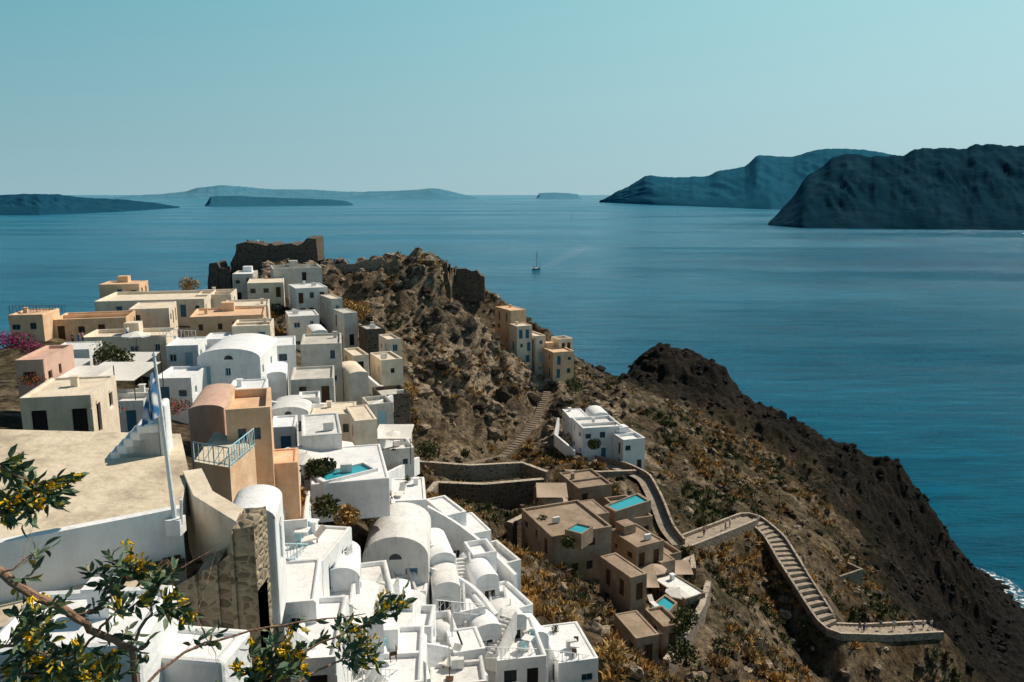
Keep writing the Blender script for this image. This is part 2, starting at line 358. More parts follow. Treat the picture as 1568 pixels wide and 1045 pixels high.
for q in [(757,806,476,560,182,8,28,'P','flat'),(800,836,515,575,177,7,25,'C','flat'),(828,880,540,594,172,8,20,'P','flat'),(780,815,500,560,176,4,25,'C','flat'),(845,878,520,560,178,4,25,'C','flat')]: house(*q,extra=9)
# ================= PATHS
P3=sp([(1040,838,108),(1100,815,116),(1150,795,124),(1185,825,120),(1215,875,113),(1250,930,108),(1275,968,105),(1340,970,110),(1430,965,114)])
P2=sp([(905,708,133),(955,720,128),(985,735,123),(1003,770,116),(1020,815,110),(1040,838,108)])
P1=sp([(838,600,168),(822,640,155),(800,670,146),(770,700,138),(700,715,126),(650,720,120)])
def dense(pts,st=.5):
    q=[]
    for a,b in zip(pts,pts[1:]):
        k=max(1,int((b-a).length/st))
        for i in range(k): q.append(a.lerp(b,i/k))
    q.append(pts[-1])
    for _ in range(6):
        q=[q[0]]+[(q[i-1]+q[i]*2+q[i+1])/4 for i in range(1,len(q)-1)]+[q[-1]]
    return q
D3,D2,D1=dense(P3),dense(P2),dense(P1)
strip('stone_terrace_wall',sp([(640,706,119),(720,712,120),(800,708,125),(838,722,121)]),.7,3.4,'S','L',capz=2.4)
strip('stone_terrace_wall',sp([(668,738,109),(740,741,110),(832,733,113)]),.8,6,'D','L',capz=4)
strip('stone_terrace_wall',sp([(640,772,99),(668,738,109)]),.8,4,'S','L')
strip('stone_terrace_wall',sp([(780,800,93),(850,764,104)]),.8,4,'D','L',capz=2.5)
strip('stone_terrace_wall',sp([(865,720,124),(920,722,124),(975,720,126)]),.6,3,'S','L',capz=1.8)
strip('stone_terrace_wall',sp([(1085,890,92),(1075,925,86),(1040,985,78),(1020,1010,74)]),.7,4.5,'S','L',capz=2)
strip('stone_terrace_wall',sp([(1010,885,96),(1060,850,104),(1062,870,100)]),.7,3,'S','L',capz=1.5)
strip('stone_terrace_wall',sp([(905,790,102),(870,800,96)]),.6,3,'S','L')
strip('white_parapet_wall',sp([(855,640,140),(850,665,136),(880,690,132)]),.4,2.2,'W')
for l in [[(545,560,112),(580,590,106),(622,600,102)],[(520,640,84),(560,625,92),(600,605,98)],[(535,700,76),(580,660,88),(628,650,95)],
          [(400,612,82),(450,620,80),(540,616,86)],[(570,735,76),(640,700,96)]]:
    strip('white_parapet_wall',sp(l),.4,2.2,'W')
def zc(px,py,dz=0): return SZ(px,py,zt(px)+dz)
for l in [[(655,775),(700,800),(745,835),(790,880)],[(600,960),(630,975),(650,1010),(655,1040)],[(520,880),(540,905),(530,930),(500,940)],[(660,870),(700,880),(735,905),(760,940)],
          [(650,985),(690,990),(720,1005),(745,1035)],[(470,870),(500,860),(530,870),(545,900)],[(560,1000),(580,1030),(600,1045)],[(430,960),(470,975),(500,1010)]]:
    P_=dense([zc(a,b_,.4) for a,b_ in l],.5);strip('white_garden_wall',P_,.35,2.5,'W')
def stairs(p,ang,n=10,w=1.1,mt='V'):
    b=B();T=Matrix.Translation(p)@Matrix.Rotation(ang,4,'Z')
    for i in range(n): b.box(-w/2,w/2,i*.3,(i+1)*.3,-1.5,i*.18,0,T)
    for s_ in (-1,1):
        A1=[Vector((s_*(w/2+.1)-.09,0,.3)),Vector((s_*(w/2+.1)+.09,0,.3)),Vector((s_*(w/2+.1)+.09,n*.3,n*.18+.3)),Vector((s_*(w/2+.1)-.09,n*.3,n*.18+.3))]
        A1=[T@v for v in A1];dn=Vector((0,0,-1.8));b.poly(A1)
        for i in range(4): b.poly([A1[i],A1[i]+dn,A1[(i+1)%4]+dn,A1[(i+1)%4]])
    b.obj('white_staircase',[mt])
for (a,b_,dz,an,n_) in [(650,850,-1.5,.3,12),(715,905,-1.8,.2,10),(560,960,-1.5,-.4,10),(640,950,-2,.5,12),(700,960,-2,.1,10),(530,900,-1.5,.8,10),(770,960,-1.8,.2,10),(480,930,-2,-.3,12),(615,1000,-1.8,.2,10),(750,1000,-1.8,-.5,10),(410,830,-1.5,.1,12)]:
    stairs(zc(a,b_,dz),an,n_)
# ================= TERRAIN
ctrl=[]
def c(px,py,Y,dz=0): p=S(px,py,Y);ctrl.append((p.x,p.y,p.z+dz))
for q in [(400,432,190),(500,420,188),(600,402,190),(690,420,192),(735,418,196),(785,470,192),(560,470,175),(650,480,172),(720,500,172),
(620,560,150),(700,560,160),(770,580,165),(640,620,140),(700,640,145),(760,650,148),(830,600,168),(850,640,152),(640,680,132),(720,690,135),(800,690,138),
(0,500,105,-3),(100,490,120,-3),(200,480,135,-3),(300,460,150,-3),(380,440,170,-2),(200,540,95,-3),(300,600,80,-4),(420,600,95,-4),
(500,570,118,-3),(560,600,125,-2),(520,660,95,-4),(600,670,110,-3),(60,690,48,-3),(200,640,62,-4),(350,760,42,-3),(440,730,62,-3),(500,775,57,-1),(560,775,60,-1),(590,790,64,-1.5),
(150,740,22,-5),(0,740,20,-5),(650,725,115),(750,760,108,-2),(830,760,107,-2),(900,830,90,-4),(960,900,82,-4),(1000,960,78,-2),(1040,880,98,0),
(1010,780,112),(920,700,130,-1),(980,700,138),(1050,760,140),(1150,790,128),(1240,860,125),(1350,880,150),(1250,760,170),(1150,700,180),
(1050,620,195),(1010,560,212),(950,595,188),(892,580,186),(975,558,221),(1000,545,225),(1020,541,225),(1060,545,225),(1090,560,223),(1110,575,222),(1128,603,220),(1160,622,216),(1190,638,213),(1215,657,212),(1290,682,212),
(1350,710,212),(1395,737,212),(1425,775,215),(1448,830,222),(1465,862,236),(1400,900,160),(1450,900,195),(1440,1000,130),(1300,1045,112),(1180,1000,95),
(1100,940,88),(1050,1010,76),(960,1030,62),(900,960,70),(850,890,80),(800,830,93),(740,795,100),(700,770,104),(1250,1030,104),(1500,960,192),(1300,820,160),(1100,700,165),(1000,640,165)]: c(*q)
for px in (420,500,600,700,790):
    for py in (790,880,980,1060):
        if py<800 and px in (500,600,700,790): continue
        if px==790 and py==880: continue
        p=SZ(px,py,zt(px)-4.5);ctrl.append(tuple(p-Vector((0,0,1))))
ctrl+=[(40,290,5),(95,262,-6),(150,255,-8),(60,262,20),(-60,225,70),(-60,300,-6),(5,235,52),(5,300,-8),(16,228,42),(28,236,48),(128,256,-6),
(-110,100,60),(-150,120,0),(-95,150,75),(-130,150,30),(-165,150,-8),(-100,200,40),(-130,220,-8),(-110,60,88),(-160,60,50),(-110,0,100),(-170,0,60),
(0,0,113),(-20,0,112),(-5,5,114),(20,0,106),(0,-20,115),(0,12,107),(-10,14,106),(0,22,100),(0,38,90),(17,40,82),(17,60,75),(40,0,92),(42,60,58),(50,90,48),(80,90,32),(80,60,36),(100,50,20),
(80,0,70),(110,140,12),(112,172,7),(128,182,3.5),(122,168,4),(138,196,2.5),(148,214,.6),(160,232,-4),(152,172,-1.5),(170,200,-5),(130,140,2),(150,110,-6),(190,0,-12),(190,200,-14),(190,310,-20),(0,320,-16),(-170,310,-18),(150,50,-8)]
Cc=np.array(ctrl);cc=4.0
def phi(d2): return np.sqrt(d2+cc*cc)
n=len(Cc);A=np.zeros((n+3,n+3));D=((Cc[:,None,:2]-Cc[None,:,:2])**2).sum(-1);A[:n,:n]=phi(D)-np.eye(n)*.4
A[:n,n]=1;A[:n,n+1:]=Cc[:,:2];A[n,:n]=1;A[n+1:,:n]=Cc[:,:2].T
wts=np.linalg.solve(A,np.concatenate([Cc[:,2],[0,0,0]]))
step=.55;gx=np.arange(-175,195,step);gy=np.arange(-12,320,step);X,Y_=np.meshgrid(gx,gy)
Z=np.full(X.shape,wts[n])+wts[n+1]*X+wts[n+2]*Y_
for i in range(n): Z+=wts[i]*phi((X-Cc[i,0])**2+(Y_-Cc[i,1])**2)
sig=lambda t:1/(1+np.exp(-np.clip(t,-30,30)))
vill=sig((-18-X)/5)*sig((150-Y_)/10)
rocky=1-vill*.8
castle=sig((Y_-138)/6)*sig((20-X)/6)*sig((X+70)/5)
shore_=sig((Z-5)/3)
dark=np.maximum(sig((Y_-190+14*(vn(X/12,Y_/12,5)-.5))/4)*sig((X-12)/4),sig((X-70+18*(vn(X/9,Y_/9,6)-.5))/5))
Z+=rocky*(.25+.75*shore_)*((ridged(X/17,Y_/17,4,3)-.5)*(3.0+4.5*castle+1.5*dark)+fbm(X/5,Y_/5,4,9)*(2.4+2.6*castle+1.2*dark)+(ridged(X/3.2,Y_/3.2,3,13)-.45)*(1.0+1.9*castle+1.3*dark))
# crags stepping down the seaward flank
Z+=dark*shore_*sig((X-60)/6)*(ridged(X/8,Y_/8,4,44)-.55)*4.5
for (x,y,r,z) in caps:
    i0=max(0,int((x-r-12-gx[0])/step));i1_=int((x+r+12-gx[0])/step);j0=max(0,int((y-r-12-gy[0])/step));j1=int((y+r+12-gy[0])/step)
    sub=Z[j0:j1,i0:i1_];d=np.sqrt((X[j0:j1,i0:i1_]-x)**2+(Y_[j0:j1,i0:i1_]-y)**2)-r
    sub[:]=np.where(d<12,np.minimum(sub,z+np.maximum(0,d)*1.3),sub)
def carve(D,w,off=-.15,sl=1.2):
    for p in D[::2]:
        i0=max(0,int((p.x-w-8-gx[0])/step));i1_=int((p.x+w+8-gx[0])/step);j0=max(0,int((p.y-w-8-gy[0])/step));j1=int((p.y+w+8-gy[0])/step)
        sub=Z[j0:j1,i0:i1_];d=np.sqrt((X[j0:j1,i0:i1_]-p.x)**2+(Y_[j0:j1,i0:i1_]-p.y)**2)
        z_=p.z+off;sub[:]=np.maximum(np.minimum(sub,z_+np.maximum(0,d-w)*sl),z_-.25-np.maximum(0,d-w)*sl)
for D_ in (D3,D2,D1): carve(D_,1.8)
def tz(x,y):
    i=(x-gx[0])/step;j=(y-gy[0])/step;i=min(max(i,0),len(gx)-2);j=min(max(j,0),len(gy)-2)
    a=int(i);b=int(j);u=i-a;v=j-b
    return float((Z[b,a]*(1-u)+Z[b,a+1]*u)*(1-v)+(Z[b+1,a]*(1-u)+Z[b+1,a+1]*u)*v)
n1=vn(X/9,Y_/9,21)*.5+vn(X/3,Y_/3,22)*.3+vn(X/1.2,Y_/1.2,23)*.2
n2=vn(X/6+40,Y_/6,31)*.5+vn(X/2,Y_/2,32)*.3+vn(X/.9,Y_/.9,33)*.2
def mixc(a,b,t): return a*(1-t[...,None])+np.array(b)*t[...,None]
C_=np.ones(X.shape+(3,))*np.array((.16,.12,.08))
C_=mixc(C_,(.40,.31,.215),sig((n1-.53)*16))
C_=mixc(C_,(.045,.036,.029),sig((n2-.55)*18)*.9)
gold=sig((n2*.5+vn(X/14,Y_/14,41)*.5-.52)*14)*(1-.6*castle)
C_=mixc(C_,(.18,.115,.05),gold*.5)
grn=sig((vn(X/7,Y_/7,61)*.6+vn(X/2.4,Y_/2.4,62)*.4-.58)*18)*(1-.7*castle)
C_=mixc(C_,(.06,.06,.028),grn*.7)
gy_,gx_=np.gradient(Z,step);slope=np.sqrt(gx_**2+gy_**2)
C_=mixc(C_,(.52,.41,.29),castle*sig((slope-1.0)*4)*sig((vn(X/10,Y_/10,51)-.45)*9)*.85)
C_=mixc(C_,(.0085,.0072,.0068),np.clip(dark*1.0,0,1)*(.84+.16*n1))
C_=mixc(C_,(.016,.015,.014),sig((7-Z+5*(n1-.5))/2))
nv=X.size;me=bpy.data.meshes.new('hillside_terrain')
ny,nx=X.shape
me.vertices.add(nv);me.vertices.foreach_set('co',np.stack([X,Y_,Z],-1).ravel().astype(np.float32))
idx=np.arange(nv).reshape(ny,nx);q=np.stack([idx[:-1,:-1],idx[:-1,1:],idx[1:,1:],idx[1:,:-1]],-1).reshape(-1,4)
me.loops.add(q.size);me.loops.foreach_set('vertex_index',q.ravel().astype(np.int32))
me.polygons.add(len(q));me.polygons.foreach_set('loop_start',np.arange(0,q.size,4,dtype=np.int32));me.polygons.foreach_set('loop_total',np.full(len(q),4,np.int32))
me.update();at=me.color_attributes.new('Col','FLOAT_COLOR','POINT')
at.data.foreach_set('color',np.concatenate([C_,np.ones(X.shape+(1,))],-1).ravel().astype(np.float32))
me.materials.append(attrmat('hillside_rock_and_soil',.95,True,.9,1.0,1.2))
o=bpy.data.objects.new('hillside_terrain',me);col.objects.link(o)
fq=q[(Z.ravel()[q].max(1)<.5)&(Z.ravel()[q].min(1)>-2.6)]
b=B();Xr=X.ravel();Yr=Y_.ravel()
for f in fq:
    if Xr[f[0]]>90: b.poly([(Xr[k],Yr[k],.07) for k in f])
def foammat(name,lo,hi,amax,scl=.7):
    m,nt,p=nodes(name);L=nt.links.new;g=nt.nodes.new('ShaderNodeNewGeometry');nn=nt.nodes.new('ShaderNodeTexNoise');nn.inputs['Scale'].default_value=scl;nn.inputs['Detail'].default_value=10;nn.inputs['Roughness'].default_value=.7
    L(g.outputs['Position'],nn.inputs['Vector']);rr=ramp(nt,nn.outputs['Fac'],[(lo,(0,0,0)),(hi,(amax,)*3)]);L(rr.outputs[0],p.inputs['Alpha']);p.inputs['Base Color'].default_value=(.75,.8,.82,1);return m
if b.f: b.obj('sea_foam',[foammat('sea_foam',.5,.6,.9)])
b=B();wk=[SZ(a,b_,0) for a,b_ in [(827,412),(845,404),(868,392),(895,378)]]
for i,(a,c2) in enumerate(zip(wk,wk[1:])):
    w0,w1=3+i*6,3+(i+1)*6
    b.poly([(a.x-w0,a.y,.05),(a.x+w0,a.y,.05),(c2.x+w1,c2.y,.05),(c2.x-w1,c2.y,.05)])
b.obj('boat_wake',[foammat('wake_foam',.42,.65,.13,.06)])
# ================= SEA
m,nt,p=nodes('sea_water');L=nt.links.new
g=nt.nodes.new('ShaderNodeNewGeometry')
def noi(sc3,s,det=6,ro=.6,rot=.15):
    mp=nt.nodes.new('ShaderNodeMapping');mp.inputs['Scale'].default_value=sc3;mp.inputs['Rotation'].default_value=(0,0,rot);L(g.outputs['Position'],mp.inputs['Vector'])
    q=nt.nodes.new('ShaderNodeTexNoise');q.inputs['Scale'].default_value=s;q.inputs['Detail'].default_value=det;q.inputs['Roughness'].default_value=ro;L(mp.outputs[0],q.inputs['Vector']);return q
a=noi((.3,1,1),.004,6);r1=ramp(nt,a.outputs['Fac'],[(.35,(.0,.118,.215)),(.65,(.0,.165,.285))])
rp=noi((.18,1,1),.09,9,.72,-.12);r3=ramp(nt,rp.outputs['Fac'],[(.36,(.66,.70,.74)),(.5,(1,1,1)),(.66,(1.25,1.25,1.22))])
mxs=nt.nodes.new('ShaderNodeMix');mxs.data_type='RGBA';mxs.blend_type='MULTIPLY';mxs.inputs[0].default_value=1;L(r1.outputs[0],mxs.inputs[6]);L(r3.outputs[0],mxs.inputs[7]);L(mxs.outputs[2],p.inputs['Base Color'])
r2=ramp(nt,noi((.22,1,1),.0018,8,.65).outputs['Fac'],[(.42,(.10,.10,.10)),(.58,(.24,.24,.24))]);L(r2.outputs[0],p.inputs['Roughness'])
p.inputs['IOR'].default_value=1.33;p.inputs['Specular IOR Level'].default_value=.15;p.inputs['Specular Tint'].default_value=(.3,.85,1,1)
w1=noi((.5,1,1),.32,9,.72);w2=noi((.22,1,1),.035,6)
ad=nt.nodes.new('ShaderNodeMath');ad.operation='MULTIPLY_ADD';L(w2.outputs['Fac'],ad.inputs[0]);ad.inputs[1].default_value=4.;L(w1.outputs['Fac'],ad.inputs[2])
bp=nt.nodes.new('ShaderNodeBump');bp.inputs['Strength'].default_value=1.0;bp.inputs['Distance'].default_value=3.4;L(ad.outputs[0],bp.inputs['Height']);L(bp.outputs[0],p.inputs['Normal'])
b=B();e_=60000;b.poly([(-e_,-3000,0),(e_,-3000,0),(e_,e_,0),(-e_,e_,0)]);b.obj('sea',[m])
# ================= ISLANDS
def island(name,sky,foot,Yr,mt,seed,nu=300,nvv=60,gul=.25,jag=0,fx=14.):
    xs=np.linspace(sky[0][0],sky[-1][0],nu);yt=np.interp(xs,[s[0] for s in sky],[s[1] for s in sky])
    k=5;ker=np.ones(k)/k;yt=np.convolve(np.pad(yt,(k//2,k//2),'edge'),ker,'valid')
    yt=yt+fbm(xs/9.,xs*0+seed,4,seed)*jag
    yf=np.interp(xs,[s[0] for s in foot],[s[1] for s in foot])
    Yrr=np.interp(xs,[s[0] for s in Yr],[s[1] for s in Yr]);V=[];Fc=[]
    for i,px in enumerate(xs):
        Yf=H/rat(yf[i]);top=max(0,S(px,yt[i],Yrr[i]).z)
        ts=np.arange(nvv+1)/nvv*1.5
        u=px/fx
        g1=ridged(np.full(nvv+1,u)+ts*3.5,ts*4.5+seed,5,seed)-.5
        for j,t in enumerate(ts):
            if t<=1:
                kk=t+gul*g1[j]*math.sin(math.pi*min(1,t))
                Yy=Yf+(Yrr[i]-Yf)*t;z=top*max(0,min(1.0,kk))**.85
                if t==0:z=-3
            else:
                Yy=Yrr[i]+(Yrr[i]-Yf+300)*(t-1)*2;z=top*(1-(t-1)*2)-3
            bb=(px-784)/F/(cT+(522.5-(yf[i]*(1-min(t,1))+yt[i]*min(t,1)))/F*sT)
            V.append((bb*Yy,Yy,z))
    w=nvv+1
    for i in range(nu-1):
        for j in range(nvv): Fc.append((i*w+j,(i+1)*w+j,(i+1)*w+j+1,i*w+j+1))
    me=bpy.data.meshes.new(name);me.from_pydata(V,[],Fc);me.materials.append(mt);me.polygons.foreach_set('use_smooth',[True]*len(Fc));o=bpy.data.objects.new(name,me);col.objects.link(o)
i1=mat('hazed_rock_near',(.008,.033,.054),(.005,.025,.042),.006,1,.4,.02,.0,c3=(.014,.046,.068),bd=22)  # aerial haze is painted into these island colours as a blue cast
i2=mat('hazed_rock_mid',(.016,.090,.145),(.013,.082,.135),.003,1,0,1,0,c3=(.02,.098,.15))
i3=mat('hazed_rock_far',(.075,.215,.30),(.065,.195,.28),.002,1,0,1,0,c3=(.11,.25,.33))
i4=mat('hazed_rock_left',(.010,.060,.104),(.008,.050,.092),.003,1,0,1,0,c3=(.016,.068,.112))
i5=mat('hazed_rock_low',(.025,.11,.17),(.02,.10,.155),.003,1,0,1,0)
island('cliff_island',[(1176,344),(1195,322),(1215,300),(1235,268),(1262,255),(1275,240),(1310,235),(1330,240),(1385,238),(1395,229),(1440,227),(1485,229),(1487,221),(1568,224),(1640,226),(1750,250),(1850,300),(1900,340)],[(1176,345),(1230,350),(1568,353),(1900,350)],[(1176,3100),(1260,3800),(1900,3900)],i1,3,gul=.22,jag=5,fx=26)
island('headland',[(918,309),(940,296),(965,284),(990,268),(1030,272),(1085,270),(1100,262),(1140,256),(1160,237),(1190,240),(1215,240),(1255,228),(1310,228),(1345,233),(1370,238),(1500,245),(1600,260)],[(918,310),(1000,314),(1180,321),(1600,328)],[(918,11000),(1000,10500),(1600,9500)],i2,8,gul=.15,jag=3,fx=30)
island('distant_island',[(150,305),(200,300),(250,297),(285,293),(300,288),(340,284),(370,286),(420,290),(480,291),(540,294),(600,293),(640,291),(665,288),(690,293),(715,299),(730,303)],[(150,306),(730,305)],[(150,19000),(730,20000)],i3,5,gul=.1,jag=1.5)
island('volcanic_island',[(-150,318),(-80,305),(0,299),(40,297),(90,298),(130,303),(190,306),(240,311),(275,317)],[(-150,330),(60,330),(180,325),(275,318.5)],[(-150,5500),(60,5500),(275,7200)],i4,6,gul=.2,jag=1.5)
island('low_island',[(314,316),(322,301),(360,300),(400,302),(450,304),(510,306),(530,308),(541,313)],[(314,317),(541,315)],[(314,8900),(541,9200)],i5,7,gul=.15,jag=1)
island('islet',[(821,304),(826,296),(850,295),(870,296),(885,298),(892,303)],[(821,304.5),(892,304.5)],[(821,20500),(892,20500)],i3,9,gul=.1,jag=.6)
# ================= PATH MESHES
def ribbon(name,D,w,mt,steps=False,off=0):
    b=B();n=len(D)
    for i in range(0,n-2,2):
        p=D[i];q=D[i+2];d=(q-p);d.z=0
        if d.length<.01: continue
        d.normalize();a=Vector((-d.y,d.x,0))*w/2
        if steps:
            z=max(p.z,q.z)+off;P_=[p-a,p+a,q+a,q-a];P_=[Vector((v.x,v.y,z)) for v in P_];b.poly(P_)
            lo=Vector((0,0,-.5))
            for k in range(4): b.poly([P_[k],P_[k]+lo,P_[(k+1)%4]+lo,P_[(k+1)%4]])
        else:
            z=Vector((0,0,off));e=D[min(i+4,n-1)]-q;e.z=0
            if e.length<.01:e=d.copy()
            e.normalize();a2=Vector((-e.y,e.x,0))*w/2
            b.poly([p-a+z,p+a+z,q+a2+z,q-a2+z])
    return b.obj(name,[mt])
ribbon('stair_path',D3,3.0,'path',True,.08);ribbon('footpath',D2,1.8,'path',False,.08);ribbon('footpath',D1,1.5,'dirt',True,.05)
def offs(D,w,dz):
    r=[]
    for i,p in enumerate(D):
        d=D[min(i+2,len(D)-1)]-D[max(i-2,0)];d.z=0;d.normalize();r.append(p+Vector((-d.y,d.x,0))*w+Vector((0,0,dz)))
    return r
for sgn in (-1,1): strip('path_parapet_wall',offs(D3,1.65*sgn,.7)[::2],.35,1.6,'S','L')
strip('path_parapet_wall',offs(D2,1.1,1.0)[::2],.35,2.0,'S','L')
# ================= CASTLE
def ruin(name,outl,Y,dep,mt='D',jag=.5):
    pts=[S(a,b_,Y) for a,b_ in outl];q=[pts[0]]
    for a,b_ in zip(pts,pts[1:]):
        k=max(1,int((b_-a).length/1.1))
        for i in range(1,k+1):
            p=a.lerp(b_,i/k)
            if i<k: p=p+Vector((R.uniform(-.15,.15),0,R.uniform(-jag,jag*.5)))
            q.append(p)
    b=B();base=min(p.z for p in q)-6
    for a,c2 in zip(q,q[1:]):
        w=Vector((0,dep*R.uniform(.9,1.1),R.uniform(-.4,.3)));ja=Vector((0,R.uniform(-.2,.2),0))
        lo=lambda v:Vector((v.x,v.y,base))
        A1,B1=a+ja,c2+ja
        b.poly([lo(A1),lo(B1),B1,A1]);b.poly([A1,B1,B1+w,A1+w]);b.poly([lo(B1+w),lo(A1+w),A1+w,B1+w]);b.poly([lo(A1),A1,A1+w,lo(A1+w)]);b.poly([B1,lo(B1),lo(B1+w),B1+w])
    return b.obj(name,[mt])
ruin('ruined_castle',[(352,440),(353,402),(360,390),(362,374),(375,371),(392,373),(430,375),(463,373),(470,365),(484,366),(487,400),(488,430)],190,7)
ruin('ruined_castle_wall',[(318,440),(320,404),(332,402),(336,410),(352,408),(354,440)],186,5)
ruin('ruined_castle_wall',[(489,425),(491,402),(520,405),(545,404),(560,398),(585,396),(600,410)],188,.8,'S',.1)
ruin('ruined_castle_wall',[(580,408),(590,388),(606,392),(610,402),(632,404),(636,414)],192,4,'S')
ruin('ruined_castle_wall',[(640,438),(641,402),(652,388),(664,392),(666,404),(684,402),(686,425),(690,440)],190,4,'D')
ruin('ruined_castle_wall',[(684,425),(700,412),(730,414),(742,425)],196,2,'D')
ruin('ruined_castle_wall',[(600,430),(604,412),(625,414),(640,425)],186,2,'D')
ruin('rock_outcrop',[(1186,650),(1188,632),(1196,628),(1205,634),(1208,655)],214,3,'D',.2)
# ================= FOREGROUND TERRACE
b=B();zt0=111.3
poly=[(-34,13.5),(-12.9,18.7),(-9.3,21.0),(-10.3,24.2),(-12.2,28.2),(-34,30)]
b.poly([(x,y,zt0) for x,y in poly],0)
for i in range(6):
    j=(i+1)%6;b.poly([(*poly[i],zt0-1.1),(*poly[j],zt0-1.1),(*poly[j],zt0+.0),(*poly[i],zt0+.0)],1)
b.obj('rooftop_terrace',['floor','W'])
strip('terrace_parapet',[Vector((-34,13.4,zt0+.16)),Vector((-12.9,18.6,zt0+.16)),Vector((-9.2,20.9,zt0+.16))],.28,2.6,'W','W')
strip('terrace_parapet',[Vector((-10.1,24.0,zt0+.12)),Vector((-9.0,22.0,zt0+.12)),Vector((-7.1,20.2,zt0+.05))],.55,2.6,'C','C')
strip('lower_roof_ledge',[Vector((-34,12.5,zt0-1.4)),Vector((-12.9,17.7,zt0-1.4)),Vector((-9.4,19.9,zt0-1.4))],1.5,4,'W','floor')
ruin('rubble_stone_wall',[(258,925),(266,900),(300,880),(330,868),(352,850),(356,812),(392,806),(398,900),(402,1010)],19.3,.8,'T',.06)
b=B()
for i in range(26):
    p=S(R.uniform(205,330),R.uniform(850,880),20.2);T=Matrix.Translation((p.x,p.y+R.uniform(-.3,.5),zt0-1.35))@Matrix.Rotation(R.uniform(0,3),4,'Z')@Matrix.Rotation(R.uniform(-.3,.3),4,'X')
    b.box(-R.uniform(.1,.6),R.uniform(.1,.6),-.06,.08,0,R.uniform(.04,.2),0,T)
b.obj('timber_and_rubble_pile',['wood'])
house(195,345,1015,1080,15.8,1.4,-8,'W','flat',dens=0)
house(-60,200,1000,1080,14.5,2.6,6,'W','flat',dens=0)
b=B();T=Matrix.Translation(S(212,700,26))@Matrix.Rotation(.25,4,'Z')
for i in range(6): b.box(-1.0+i*.22,.8,-.45,.45,-.3,.15+i*.22,0,T)
b.box(.801,1.05,-.5,.5,-.3,1.9,0,T);b.obj('stepped_white_wall',['W'],None,None,.08)
e=empty('flagpole_with_greek_flag')
b=B();p0=S(270,815,20.6);p0.z=zt0-.4;p1=S(236,545,20.9)
b.tube([p0,p0.lerp(p1,.5),p1],[.075,.055,.04],8);b.tube([p1,p1+Vector((0,0,.1))],[.07,.02],8)
b.tube([p0+Vector((.22,-.05,.9)),p0+Vector((.18,-.05,.2))],.04,6);b.box(-.2,.2,-.2,.2,-.1,.35,0,Matrix.Translation(p0));b.obj('pole',['W'],e)
m,nt,p=nodes('greek_flag_cloth');L=nt.links.new;u=nt.nodes.new('ShaderNodeAttribute');u.attribute_name='Col';L(u.outputs['Color'],p.inputs['Base Color']);p.inputs['Roughness'].default_value=.9
nu,nw=28,20;V=[];Fc=[];CL_=[];tp=p0.lerp(p1,.93)
for i in range(nu+1):
    for j in range(nw+1):
        s=i/nu;t=j/nw
        wdt=.22+.2*s
        V.append((tp.x-.05-wdt*t*.9+.08*math.sin(t*9+s*3)*t,tp.y+.12*math.sin(t*14+s*2.5),tp.z-1.35*s-.4*t*(1-.3*s)))
        st=int((s*.55+t*.45)*9)
        blue=(st%2==0)
        if s<.38 and t<.55: blue=not(abs(s-.19)<.04 or abs(t-.27)<.07)
        CL_.append((.03,.16,.38,1) if blue else (.75,.76,.78,1))
for i in range(nu):
    for j in range(nw): k=i*(nw+1)+j;Fc.append((k,k+1,k+nw+2,k+nw+1))
me=bpy.data.meshes.new('flag');me.from_pydata(V,[],Fc);a=me.color_attributes.new('Col','FLOAT_COLOR','POINT');a.data.foreach_set('color',np.array(CL_,np.float32).ravel());me.materials.append(m)
me.polygons.foreach_set('use_smooth',[True]*len(Fc));o=bpy.data.objects.new('flag',me);col.objects.link(o);o.parent=e
def railing(name,pts,h,mt,sp_=.35):
    b=B()
    for a,c2 in zip(pts,pts[1:]):
        k=max(1,int((c2-a).length/sp_))
        b.tube([a+Vector((0,0,h)),c2+Vector((0,0,h))],.035,5);b.tube([a+Vector((0,0,.12)),c2+Vector((0,0,.12))],.025,5)
        for i in range(k+1):
            p=a.lerp(c2,i/k);b.tube([p,p+Vector((0,0,h))],.022 if i%4 else .04,4)
        for i in range(0,k,2):
            p=a.lerp(c2,i/k);q=a.lerp(c2,min(1,(i+2)/k));b.tube([p+Vector((0,0,.12)),q+Vector((0,0,h))],.018,4)
    return b.obj(name,[mt])
pa,pb,pc=S(298,715,40.5),S(352,716,39.5),S(390,684,43)
for v in (pa,pc): v.z=pb.z
railing('balcony_railing',[pa,pb,pc],1.05,'lblue')
b=B();zb=pb.z
P_=[pa,pb,pc,S(330,670,46)];P_=[Vector((v.x,v.y,zb-.02)) for v in P_]
b.poly(P_,0)
for i in range(4): b.poly([P_[i]+Vector((0,0,-4.5)),P_[(i+1)%4]+Vector((0,0,-4.5)),P_[(i+1)%4],P_[i]],1)
b.obj('balcony_terrace',['floor','P'])
for l,mt in [([(15,480,104),(100,478,112)],'iron'),([(300,520,92),(245,516,94)],'W'),([(378,612,82),(405,590,88)],'lblue')]:
    railing('roof_railing',sp(l),1.0,mt,.5)
for l,mt in [([(835,1012),(915,1022)],'W'),([(742,1010),(836,1012)],'W'),([(525,1048),(640,1050)],'W'),([(390,860),(510,856)],'lblue'),([(668,938),(738,944)],'W')]:
    railing('terrace_railing',[zc(a,b_,-.4) for a,b_ in l],1.0,mt,.5)
